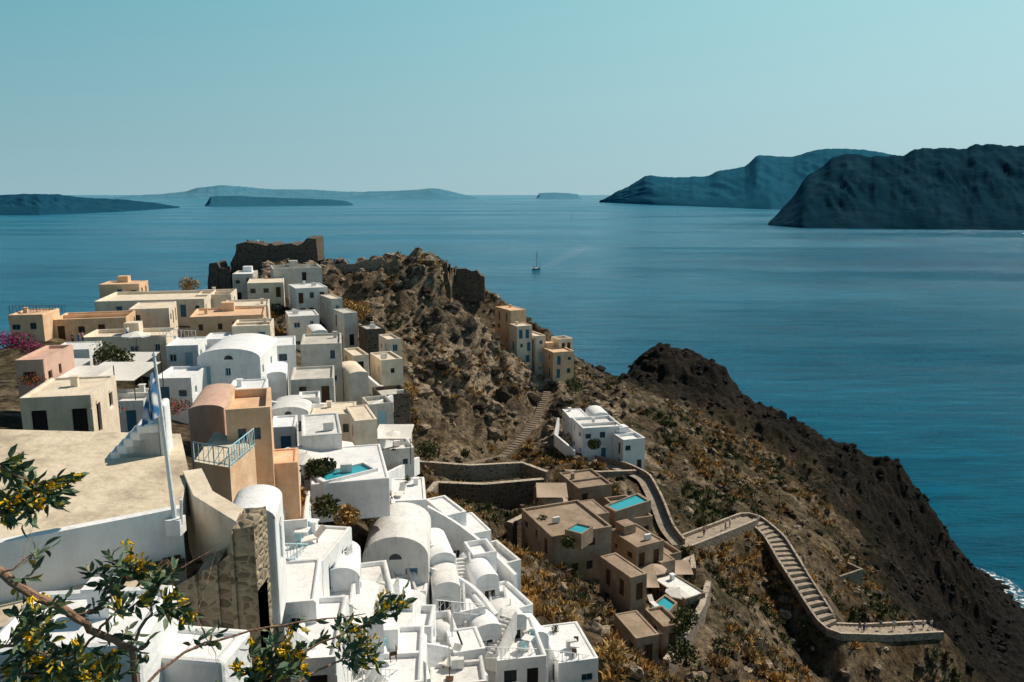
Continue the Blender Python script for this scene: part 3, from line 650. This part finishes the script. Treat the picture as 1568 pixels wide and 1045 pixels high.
# ================= FURNITURE
def parasol(p,r=1.5,h=2.3,mt='fab',closed=False):
    b=B();b.tube([p,p+Vector((0,0,h+.1))],.03,6,1)
    n=8
    if closed: b.tube([p+Vector((0,0,1.0)),p+Vector((0,0,1.5)),p+Vector((0,0,h))],[.16,.12,.03],8,0)
    else:
        T=p+Vector((0,0,h))
        for i in range(n):
            a=2*math.pi*i/n;a2=2*math.pi*(i+1)/n
            q=[p+Vector((r*math.cos(t),r*math.sin(t),h-.5)) for t in (a,a2)]
            b.poly([q[0],q[1],T]);b.poly([q[0]+Vector((0,0,-.15)),q[1]+Vector((0,0,-.15)),q[1],q[0]])
            b.tube([T-Vector((0,0,.05)),q[0]-Vector((0,0,.03))],.012,4,1)
    b.box(-.25,.25,-.25,.25,0,.08,1,Matrix.Translation(p));b.obj('parasol',[mt,'wood'])
def lounger(p,a):
    b=B();T=Matrix.Translation(p)@Matrix.Rotation(a,4,'Z')
    b.box(-.3,.3,-.9,.4,.28,.38,0,T);b.box(-.3,.3,0,.75,.0,.09,0,T@Matrix.Translation((0,.4,.34))@Matrix.Rotation(.75,4,'X'))
    for x in(-.26,.26):
        for y in(-.8,.3): b.box(x-.03,x+.03,y-.03,y+.03,0,.279,1,T)
    b.obj('sun_lounger',['fab','wood'])
def table(p):
    b=B();T=Matrix.Translation(p)@Matrix.Rotation(R.uniform(0,3),4,'Z');b.box(-.4,.4,-.4,.4,.7,.75,0,T);b.tube([p,p+Vector((0,0,.7))],.04,6,1)
    for s in(-1,1):
        b.box(-.2+s*.75,.2+s*.75,-.2,.2,.42,.46,1,T);b.box(s*.95-.02,s*.95+.02,-.2,.2,.46,.9,1,T)
        for x in(-.17,.17):
            for y in(-.17,.17): b.box(s*.75+x-.02,s*.75+x+.02,y-.02,y+.02,0,.419,1,T)
    b.obj('cafe_table_with_chairs',['W','lblue' if R.random()<.5 else 'wood'])
pots=[]
for (e,W_,d_,h_,ztt),q in zip(cl,CL):
    if W_<2.5 or q[6]!='flat': continue
    for k in range(R.choice((2,2,3))):
        p=e.matrix_basis@Vector((R.uniform(-W_/2+.8,W_/2-.8),R.uniform(-d_/2+.8,d_/2-1),h_-.2))
        f=R.random()
        if f<.25: parasol(p,closed=R.random()<.6,r=1.1)
        elif f<.55: lounger(p,R.uniform(-1,1))
        elif f<.75: table(p)
        else: pots.append(p)
for (a,c2,Y,mt) in [(470,700,63,'fab'),(515,682,70,'fab'),(208,512,94,'fab'),(602,665,88,'fab'),(985,880,90,'tan'),(1000,870,91,'tan'),(850,765,99,'tan'),(1040,905,88,'fab'),(455,690,66,'fab'),(560,672,88,'fab'),(965,770,103,'tan'),(900,800,93,'tan')]:
    p=S(a,c2,Y);p.z-=1.9;parasol(p,1.7,2.3,mt)
for (a,c2,Y) in [(505,742,60),(515,745,60),(560,735,62),(1000,925,84),(1012,965,78),(970,770,103)]:
    lounger(S(a,c2,Y)-Vector((0,0,.2)),R.uniform(-.5,.5))
def awning(x0,x1,py,Y,dep,mt='fab'):
    a=S(x0,py,Y);c2=S(x1,py,Y);e=empty('canvas_awning');b=B();n=6;m_=6
    for i in range(n):
        for j in range(m_):
            def P_(u,v): return Vector((a.x+(c2.x-a.x)*u,Y+dep*v,a.z+.5*v-.25*math.sin(math.pi*u)*math.sin(math.pi*v)))
            b.poly([P_(i/n,j/m_),P_((i+1)/n,j/m_),P_((i+1)/n,(j+1)/m_),P_(i/n,(j+1)/m_)])
    b.obj('canvas',[mt],e);b=B()
    for x in(a.x,c2.x):
        for y in (Y,Y+dep): b.tube([(x,y,a.z-3),(x,y,a.z+(0.5 if y>Y else 0))],.05,6)
    b.obj('posts',['wood'],e)
for q in [(72,130,588,66,5),(110,205,583,72,6),(60,105,572,78,5),(150,215,560,84,5),(572,628,672,86,4)]: awning(*q)
for q in [(822,870,762,98,4,'tan'),(1028,1062,880,94,3,'tan'),(985,1010,900,86,3,'tan')]: awning(*q)
for i in range(10):
    p=S(R.uniform(135,215),628,68);p.z-=.7;p.y=R.uniform(62,69);table(p)
def setcol(me,Cl):
    n=len(Cl);at=me.color_attributes.new('Col','FLOAT_COLOR','POINT');at.data.foreach_set('color',np.concatenate([Cl,np.ones((n,1))],1).ravel().astype(np.float32))
def quadmesh(name,V,Cl,mt):
    V=np.concatenate(V);Cl=np.concatenate(Cl);n=len(V)
    me=bpy.data.meshes.new(name);me.vertices.add(n);me.vertices.foreach_set('co',V.ravel().astype(np.float32))
    me.loops.add(n);me.loops.foreach_set('vertex_index',np.arange(n,dtype=np.int32));me.polygons.add(n//4)
    me.polygons.foreach_set('loop_start',np.arange(0,n,4,dtype=np.int32));me.polygons.foreach_set('loop_total',np.full(n//4,4,np.int32));me.update()
    setcol(me,Cl);me.materials.append(mt);o=bpy.data.objects.new(name,me);col.objects.link(o);return o
def cloud(name,items,ls):
    V=[];Cl=[]
    for (c0,rad,cnt,pal) in items:
        d=np.random.normal(size=(cnt,3));d/=np.linalg.norm(d,axis=1)[:,None];d*=np.random.rand(cnt,1)**.45
        P_=np.array(c0)+d*np.array(rad)
        a=np.random.normal(size=(cnt,3));a/=np.linalg.norm(a,axis=1)[:,None];bq=np.cross(a,np.random.normal(size=(cnt,3)));bq/=np.linalg.norm(bq,axis=1)[:,None]
        s=ls*np.random.uniform(.6,1.4,(cnt,1))
        V.append(np.stack([P_-a*s,P_+bq*s*.45,P_+a*s,P_-bq*s*.45],1).reshape(-1,3))
        pc=np.array(pal)[np.random.randint(0,len(pal),cnt)]*np.random.uniform(.6,1.3,(cnt,1));Cl.append(np.repeat(pc,4,0))
    return quadmesh(name,V,Cl,LM)
LM=attrmat('foliage',.8,False)
GR=[(.05,.065,.022),(.08,.085,.03),(.035,.048,.018),(.10,.10,.045)];GO=[(.40,.22,.065),(.30,.165,.05),(.42,.28,.11),(.16,.10,.04)];BR=[(.20,.145,.085),(.13,.10,.065),(.28,.22,.14)];MG=[(.45,.03,.16),(.3,.02,.12),(.05,.08,.03)];RD=[(.35,.05,.03),(.06,.08,.03)]
cloud('bougainvillea',[(S(20,522,88),(2.8,1.2,1.2),1300,MG),(S(48,534,86),(1.3,1.,.8),500,MG)],.12)
cloud('flower_bed',[(S(160,628,64),(1.8,1.5,.6),500,RD),(S(265,622,58),(1.5,1,.6),400,RD),(S(90,583,70),(2.5,1,.4),500,RD),(S(48,582,64),(1.2,.8,.5),300,RD)]+[(p+Vector((0,0,.4)),(.35,.35,.4),120,R.choice((GR,MG))) for p in pots],.1)
cloud('garden_shrubs',[(S(a,b_,Y),(r,r,r*.8),int(350*r),p) for a,b_,Y,r,p in [(155,545,88,2,GR),(185,550,86,1.5,GR),(155,660,56,.9,GR),(485,718,60,1,GR),(500,714,61,.8,GR),(448,770,50,1.3,GO),(572,765,64,1.6,GO),(565,780,62,1.3,GO),(500,775,56,1,GR),(530,790,56,1,GO),(880,590,160,2.2,GR),(910,680,130,1.2,GR),(655,690,112,2,GR),(830,800,92,1,GR),(1050,945,80,1.5,GR),(1040,960,78,1.2,GR),(870,830,84,.8,GR),(1105,1000,82,2,GR),(1045,1000,72,1.6,GR),(530,470,158,2,GO),(550,475,156,2.5,GO),(290,437,150,2,GO),(625,600,130,2,GO)]],.22)
allc=np.array([(c_[0],c_[1],c_[2]) for c_ in caps])
allp=np.array([(p.x,p.y) for D_ in (D1,D2,D3) for p in D_[::3]])
def free(x,y):
    if (np.hypot(allc[:,0]-x,allc[:,1]-y)<allc[:,2]+.3).any(): return False
    return not (np.hypot(allp[:,0]-x,allp[:,1]-y)<2.3).any()
V=[];Cl=[];cnt=0;tries=0
while cnt<6400 and tries<120000:
    tries+=1
    y=R.uniform(45,215);x=R.uniform(-60,.62*y)
    dn=float(vn(x/11,y/11,77))*.55+float(vn(x/3.5,y/3.5,78))*.45
    isdark=(y>188 and x>12) or x>70
    cst=y>140 and x<22
    if isdark and R.random()<.95: continue
    if dn<(.54 if cst else .48): continue
    if x<-18 and y<135: continue
    if not free(x,y): continue
    z=tz(x,y)
    if z<6: continue
    cnt+=1;sz=R.uniform(.3,1.1)*(1.1 if not cst else .85);k=38
    kind=float(vn(x/8+9,y/8,91))+R.uniform(-.25,.25)
    pal=GR if kind<.38 else BR if kind<.52 else GO
    if isdark: pal=[(.10,.07,.03)];sz*=.6
    a=np.random.uniform(0,2*math.pi,k);el=np.random.uniform(.25,1.45,k);l=sz*np.random.uniform(.6,1.1,k)
    d=np.stack([np.cos(a)*np.cos(el),np.sin(a)*np.cos(el),np.sin(el)*.9],1)*l[:,None]
    base=np.array((x,y,z-.1))+np.random.normal(size=(k,3))*np.array((.28,.28,.03))*sz
    sd=np.stack([-np.sin(a),np.cos(a),np.zeros(k)],1)*.10*sz
    mid=base+d*.6
    V.append(np.stack([base,mid-sd,base+d,mid+sd],1).reshape(-1,3))
    pc=np.array(pal[R.randrange(len(pal))])*np.random.uniform(.7,1.25,(k,1));Cl.append(np.repeat(pc,4,0))
quadmesh('dry_hillside_shrubs',V,Cl,LM)
bm=bmesh.new();bmesh.ops.create_icosphere(bm,subdivisions=2,radius=1);iv=np.array([v.co[:] for v in bm.verts]);iff=np.array([[v.index for v in f.verts] for f in bm.faces]);bm.free()
V=[];Fc=[];Cl=[];off=0;cnt=0
while cnt<2900:
    y=R.uniform(60,245);x=R.uniform(-60,.68*y)
    if x<-18 and y<140: continue
    z=tz(x,y)
    if z<-1.5: continue
    cst=y>140 and x<22
    shore=z<6
    if not(cst or shore) and R.random()<.6: continue
    if not free(x,y): continue
    cnt+=1;s=R.uniform(.2,.85)*(1.9 if cst and R.random()<.2 else 1)*(1.5 if shore else 1)
    nn_=1+.5*(np.random.rand(len(iv),1)-.5);P_=np.round(iv*1.6)/1.6*.4+iv*.6;P_=P_*nn_*s*np.array((R.uniform(.8,1.4),R.uniform(.8,1.4),R.uniform(.6,1.)))
    a=R.uniform(0,6.28);ca,sa=math.cos(a),math.sin(a);P_=P_@np.array([[ca,sa,0],[-sa,ca,0],[0,0,1]])
    V.append(P_+np.array((x,y,z+s*.1)));Fc.append(iff+off);off+=len(iv)
    isd=(y>188 and x>12) or x>68 or shore
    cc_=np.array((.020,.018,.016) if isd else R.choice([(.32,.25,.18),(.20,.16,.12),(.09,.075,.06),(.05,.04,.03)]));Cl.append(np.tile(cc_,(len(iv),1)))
V=np.concatenate(V);Fc=np.concatenate(Fc);Cl=np.concatenate(Cl)
me=bpy.data.meshes.new('boulders');me.from_pydata(V.tolist(),[],Fc.tolist());setcol(me,Cl)
me.materials.append(attrmat('boulder_rock',.95,True,2,.5,3));o=bpy.data.objects.new('boulders',me);col.objects.link(o)
# ================= PEOPLE
def person_mesh(walk):
    J=dict(pel=(0,0,.95),bel=(0,0,1.1),chs=(0,0,1.32),nek=(0,0,1.48),hd=(0,-.02,1.6),top=(0,0,1.7))
    s=.22 if walk else .04;e=[('pel','bel'),('bel','chs'),('chs','nek'),('nek','hd'),('hd','top')]
    rad=dict(pel=.15,bel=.13,chs=.16,nek=.055,hd=.1,top=.07)
    for sd,n in((-1,'l'),(1,'r')):
        f=s*sd
        J.update({n+'sh':(sd*.19,0,1.4),n+'el':(sd*.25,f*.5,1.13),n+'wr':(sd*.26,f*.9-.08,.9),n+'ha':(sd*.26,f-.11,.8),n+'hp':(sd*.1,0,.88),n+'kn':(sd*.11,-f*.7-.02,.5),n+'an':(sd*.11,-f*1.2+.02,.09),n+'to':(sd*.12,-f*1.2-.14,.04)})
        rad.update({n+'sh':.075,n+'el':.048,n+'wr':.034,n+'ha':.04,n+'hp':.1,n+'kn':.065,n+'an':.045,n+'to':.035})
        e+=[('chs',n+'sh'),(n+'sh',n+'el'),(n+'el',n+'wr'),(n+'wr',n+'ha'),('pel',n+'hp'),(n+'hp',n+'kn'),(n+'kn',n+'an'),(n+'an',n+'to')]
    ks=list(J);me=bpy.data.meshes.new('p');me.from_pydata([J[k] for k in ks],[(ks.index(a),ks.index(b)) for a,b in e],[])
    o=bpy.data.objects.new('p',me);col.objects.link(o);o.modifiers.new('s','SKIN');o.modifiers.new('u','SUBSURF').levels=1
    for k,sv in zip(ks,me.skin_vertices[0].data): sv.radius=(rad[k],rad[k]);sv.use_root=(k=='pel')
    bpy.context.view_layer.update();r=bpy.data.meshes.new_from_object(o.evaluated_get(bpy.context.evaluated_depsgraph_get()))
    bpy.data.objects.remove(o);return r
PM=[person_mesh(False),person_mesh(True)]
def person(p,a,k=0):
    me=PM[k].copy();me.materials.clear();sh=R.choice(('c_white','c_blue','c_red','c_pink','c_black','c_white'));pn=R.choice(('c_black','c_blue','c_tan'))
    for m_ in (sh,pn,'skin','hair'): me.materials.append(M[m_])
    for f in me.polygons:
        z=f.center.z;f.material_index=(2 if z<.45 else 1 if z<.98 else 0 if z<1.46 and not(abs(f.center.x)>.21 and z<1.2) else 3 if (z>1.63 or (z>1.54 and f.center.y>0)) else 2)
        f.use_smooth=True
    o=bpy.data.objects.new('person',me);col.objects.link(o);o.location=p;o.rotation_euler=(0,0,a);o.scale=[R.uniform(.93,1.05)]*3
for i in (14,26,29,48,100,104,108,113,122,128): 
    if i<len(D3): person(D3[i]+Vector((R.uniform(-.6,.6),R.uniform(-.6,.6),.15)),R.uniform(0,6),R.choice((0,1)))
for px in (512,519,526,534,548,380,395): 
    p=S(px,404 if px>500 else 376,190 if px>500 else 193);p.z-=.2 if px<500 else 0.3;person(p,R.uniform(0,6),0)
for i in (5,9,30): person(D3[-i]+Vector((R.uniform(-.8,.8),R.uniform(-.8,.8),.12)),R.uniform(0,6),1)
for px,py,Y in [(112,530,92),(122,532,92),(128,530,93),(196,520,96)]: person(S(px,py,Y),R.uniform(0,6),0)
# ================= BOATS
def boat(px,py,sz,sails=False):
    p=SZ(px,py,0);e=empty('sailing_boat',Matrix.Translation(p)@Matrix.Rotation(.9,4,'Z')@Matrix.Scale(sz,4))
    b=B();st=[(-6,.9,.9),(-4,1.5,.95),(0,1.9,1.),(4,1.3,1.2),(7,.08,1.5)]
    for a,c2 in zip(st,st[1:]):
        A1=[(a[0],-a[1],a[2]),(a[0],-a[1]*.6,-.3),(a[0],a[1]*.6,-.3),(a[0],a[1],a[2])];B1=[(c2[0],-c2[1],c2[2]),(c2[0],-c2[1]*.6,-.3),(c2[0],c2[1]*.6,-.3),(c2[0],c2[1],c2[2])]
        for i in range(3): b.poly([A1[i],B1[i],B1[i+1],A1[i+1]])
        b.poly([A1[3],B1[3],B1[0],A1[0]],1)
    b.poly([(-6,-.9,.9),(-6,-.54,-.3),(-6,.54,-.3),(-6,.9,.9)]);b.obj('hull',['iron','wood'],e)
    b=B();b.box(-3,1.5,-.9,.9,1.02,1.9,0);b.tube([(1,0,1),(1,0,18)],[.32,.2],6,1);b.tube([(1,0,2.6),(-4.5,0,2.8)],.3,6,1)
    for q in((7,0,1.5),(-6,0,1)): b.tube([(1,0,17.5),q],.09,4,1)
    b.obj('cabin_and_mast',['W','iron'],e)
    if sails:
        b=B();b.poly([(.9,0,3),(-4.2,.3,3),(.9,0,16)]);b.poly([(1.2,0,15.5),(6.6,0,1.8),(1.6,.5,2.4)]);b.obj('sails',['fab'],e)
boat(821,413,1.6);boat(875,334,1.2);boat(958,323,1.0,True);boat(1037,326,1.2,True)
b=B();p=S(1191,800,135);p.z=tz(p.x,p.y);b.tube([p,p+Vector((0,0,6))],[.1,.06],6);b.box(-.6,.6,-.05,.05,5.3,5.4,0,Matrix.Translation(p));b.obj('utility_pole',['wood'])
p=S(1300,915,130);z=tz(p.x,p.y);b=B();T=Matrix.Translation((p.x,p.y,z))@Matrix.Rotation(.5,4,'Z');b.box(-3,3,-.2,.2,-2,1.2,0,T);b.box(2.7,3.1,.2,3,-2,1.1,0,T);b.box(-3.1,-2.7,.2,3,-2,1.0,0,T);b.obj('ruined_stone_hut',['S'])
# ================= FOREGROUND SHRUB (tree tobacco)
e=empty('tree_tobacco_shrub');bb=B();LF=B();FL=B();PX=sp
def leaf(p,d,l):
    d=d.normalized();s=d.cross(Vector((R.uniform(-1,1),R.uniform(-1,1),R.uniform(-1,1)))).normalized();n=d.cross(s);w=l*R.uniform(.15,.22)
    a,m1,m2,t=p,p+d*l*.35-n*l*.05,p+d*l*.7-n*l*.08,p+d*l-n*l*.2
    mi=R.choice((0,0,0,0,1,1,1,1,2))
    LF.poly([a,m1+s*w+n*w*.4,m2+s*w*.8+n*w*.3,t,m2],mi);LF.poly([a,m2,t,m2-s*w*.8+n*w*.3,m1-s*w+n*w*.4],mi)
def flower(p,d):
    d=d.normalized();FL.tube([p,p+d*.028,p+d*.045],[.005,.007,.012],5,0,False)
def twig(p,d,l,r,dep,lf):
    pts=[p];k=6;dd=d.normalized()
    for i in range(k):
        dd=(dd+Vector((R.uniform(-.3,.3),R.uniform(-.3,.3),R.uniform(-.2,.24)))).normalized();pts.append(pts[-1]+dd*l/k)
    bb.tube(pts,[r*(1-i/k*.6) for i in range(k+1)],5)
    for i in range(2,k+1):
        for _ in range(2 if lf>.8 and R.random()<.5 else 1):
            if R.random()<lf: leaf(pts[i],dd+Vector((R.uniform(-1,1),R.uniform(-1,1),R.uniform(-.9,.6))),R.uniform(.06,.12))
        if dep>0 and R.random()<.5: twig(pts[i],dd+Vector((R.uniform(-1,1),R.uniform(-.8,.8),R.uniform(-.4,.8))),l*.6,r*.55,dep-1,lf)
    if dep==0 and R.random()<.3*lf:
        for _ in range(7): flower(pts[-1]+Vector([R.uniform(-.035,.035) for _ in range(3)]),dd+Vector([R.uniform(-.8,.8) for _ in range(3)]))
def limb(l,r0,r1,tw,lf,tl=.45,dep=1):
    P_=PX(l);Q=[]
    for a,c2 in zip(P_,P_[1:]):
        for i in range(4): Q.append(a.lerp(c2,i/4)+Vector([R.uniform(-.012,.012) for _ in range(3)]))
    Q.append(P_[-1]);n=len(Q);bb.tube(Q,[r0+(r1-r0)*i/(n-1) for i in range(n)],7)
    for _ in range(tw):
        i=R.randrange(n//4,n);d=(Q[min(i+1,n-1)]-Q[i-1])
        twig(Q[i],d.normalized()+Vector((R.uniform(-1,1),R.uniform(-.6,.6),R.uniform(-.5,.8))),tl*R.uniform(.6,1.2),r1*.5,dep,lf)
limb([(-160,790,4.6),(-40,850,4.7),(40,905,4.8),(110,940,4.9),(150,970,5),(200,995,5),(215,1080,5)],.033,.022,7,.7,.22)
limb([(200,990,5),(230,940,5.1),(232,900,5.2),(205,880,5.3)],.012,.006,11,.85,.2)
limb([(150,970,5),(175,935,5),(170,900,5.1)],.010,.005,6,.9,.2)
limb([(-60,690,4.5),(0,715,4.6),(40,735,4.7),(60,750,4.7)],.010,.005,9,1,.15)
limb([(-60,800,4.5),(0,790,4.6),(30,775,4.7)],.010,.005,6,1,.16)
limb([(210,1060,5),(280,1000,5.3),(380,965,5.6),(480,950,5.8),(560,940,6)],.012,.004,7,.35,.28)
limb([(330,1080,5.2),(430,1020,5.5),(510,975,5.7),(570,955,5.9)],.012,.005,9,.95,.24)
limb([(400,1090,5.2),(450,1050,5.4),(500,1020,5.6),(540,1010,5.8)],.012,.005,7,.95,.24)
limb([(360,1090,5.2),(390,1050,5.3),(420,1030,5.4)],.010,.005,8,.95,.2)
limb([(-60,1000,4.6),(30,990,4.7),(90,1010,4.8),(160,1060,4.9)],.012,.006,16,.95,.22)
limb([(-60,1060,4.6),(30,1030,4.7),(110,1040,4.8)],.012,.006,12,.95,.22)
limb([(-30,900,4.6),(20,870,4.7),(60,840,4.9)],.008,.004,4,.2,.25)
limb([(260,880,5.6),(330,840,5.8),(300,950,5.5),(330,1000,5.4)],.006,.003,4,.1,.25)
limb([(150,970,5),(110,1010,5),(60,1050,5)],.010,.006,11,1,.22)
base=S(215,1080,5)
bb.tube([base,base+Vector((-.1,0,-.8)),Vector((base.x-.3,base.y,112.5))],[.024,.04,.06],7)
bb.obj('branches',[mat('shrub_bark',(.30,.18,.12),(.17,.10,.065),20,.8,.3,30)],e)
LF.obj('leaves',[mat('shrub_leaf',(.055,.10,.05),(.04,.075,.04),9,.55,0,1,.3),mat('shrub_leaf_pale',(.13,.18,.10),(.09,.14,.075),9,.55,0,1,.3),mat('shrub_leaf_yellow',(.38,.30,.05),(.3,.24,.05),9,.55,0,1,.3)],e)
FL.obj('flowers',[mat('yellow_flower',(.80,.50,.02),None,5,.6,0)],e)
# ================= LIGHT, SKY, CAMERA
az=math.radians(52);el=math.radians(45)
Sv=Vector((math.sin(az)*math.cos(el),math.cos(az)*math.cos(el),math.sin(el)))
ld=bpy.data.lights.new('sun','SUN');ld.energy=5.0;ld.angle=math.radians(.5);ld.color=(1,.89,.74)
lo=bpy.data.objects.new('sun',ld);col.objects.link(lo);lo.rotation_mode='QUATERNION';lo.rotation_quaternion=Sv.to_track_quat('Z','Y');lo.location=(200,100,300)
wd=bpy.data.worlds.new('World');sc.world=wd;wd.use_nodes=True;nt=wd.node_tree;bg=nt.nodes['Background'];L=nt.links.new
sk=nt.nodes.new('ShaderNodeTexSky');sk.sky_type='NISHITA';sk.sun_disc=False;sk.sun_elevation=el;sk.sun_rotation=az;sk.altitude=100;sk.air_density=1.0;sk.dust_density=1.5;sk.ozone_density=2.5
mx=nt.nodes.new('ShaderNodeMix');mx.data_type='RGBA';mx.blend_type='MULTIPLY';mx.inputs[0].default_value=1;mx.inputs[7].default_value=(.62,.95,.98,1)
L(sk.outputs[0],mx.inputs[6]);L(mx.outputs[2],bg.inputs[0]);bg.inputs[1].default_value=.055
tc=nt.nodes.new('ShaderNodeTexCoord');sx=nt.nodes.new('ShaderNodeSeparateXYZ');L(tc.outputs['Generated'],sx.inputs[0])
Lr=ramp(nt,sx.outputs['Z'],[(0,(.31,.49,.55)),(.06,(.26,.46,.52)),(.25,(.12,.40,.48))])
Rr_=ramp(nt,sx.outputs['Z'],[(0,(.45,.63,.68)),(.1,(.46,.70,.74)),(.25,(.43,.75,.79))])
mr=nt.nodes.new('ShaderNodeMapRange');L(sx.outputs['X'],mr.inputs[0]);mr.inputs[1].default_value=-.6;mr.inputs[2].default_value=.6
hm=nt.nodes.new('ShaderNodeMix');hm.data_type='RGBA';L(mr.outputs[0],hm.inputs[0]);L(Lr.outputs[0],hm.inputs[6]);L(Rr_.outputs[0],hm.inputs[7])
b2=nt.nodes.new('ShaderNodeBackground');L(hm.outputs[2],b2.inputs[0]);b2.inputs[1].default_value=1
ff=nt.nodes.new('ShaderNodeMapRange');L(sx.outputs['Z'],ff.inputs[0]);ff.inputs[1].default_value=.24;ff.inputs[2].default_value=.5;ff.inputs[3].default_value=.95;ff.inputs[4].default_value=0.
ms=nt.nodes.new('ShaderNodeMixShader');L(ff.outputs[0],ms.inputs[0]);L(bg.outputs[0],ms.inputs[1]);L(b2.outputs[0],ms.inputs[2]);L(ms.outputs[0],nt.nodes['World Output'].inputs[0])
cd=bpy.data.cameras.new('cam');cd.lens=28;cd.sensor_width=36;cd.clip_start=.1;cd.clip_end=120000
co=bpy.data.objects.new('camera',cd);col.objects.link(co);co.location=(0,0,H);co.rotation_euler=(math.pi/2-TH,0,0);sc.camera=co
sc.view_settings.view_transform='Standard';sc.view_settings.look='None';sc.view_settings.exposure=0
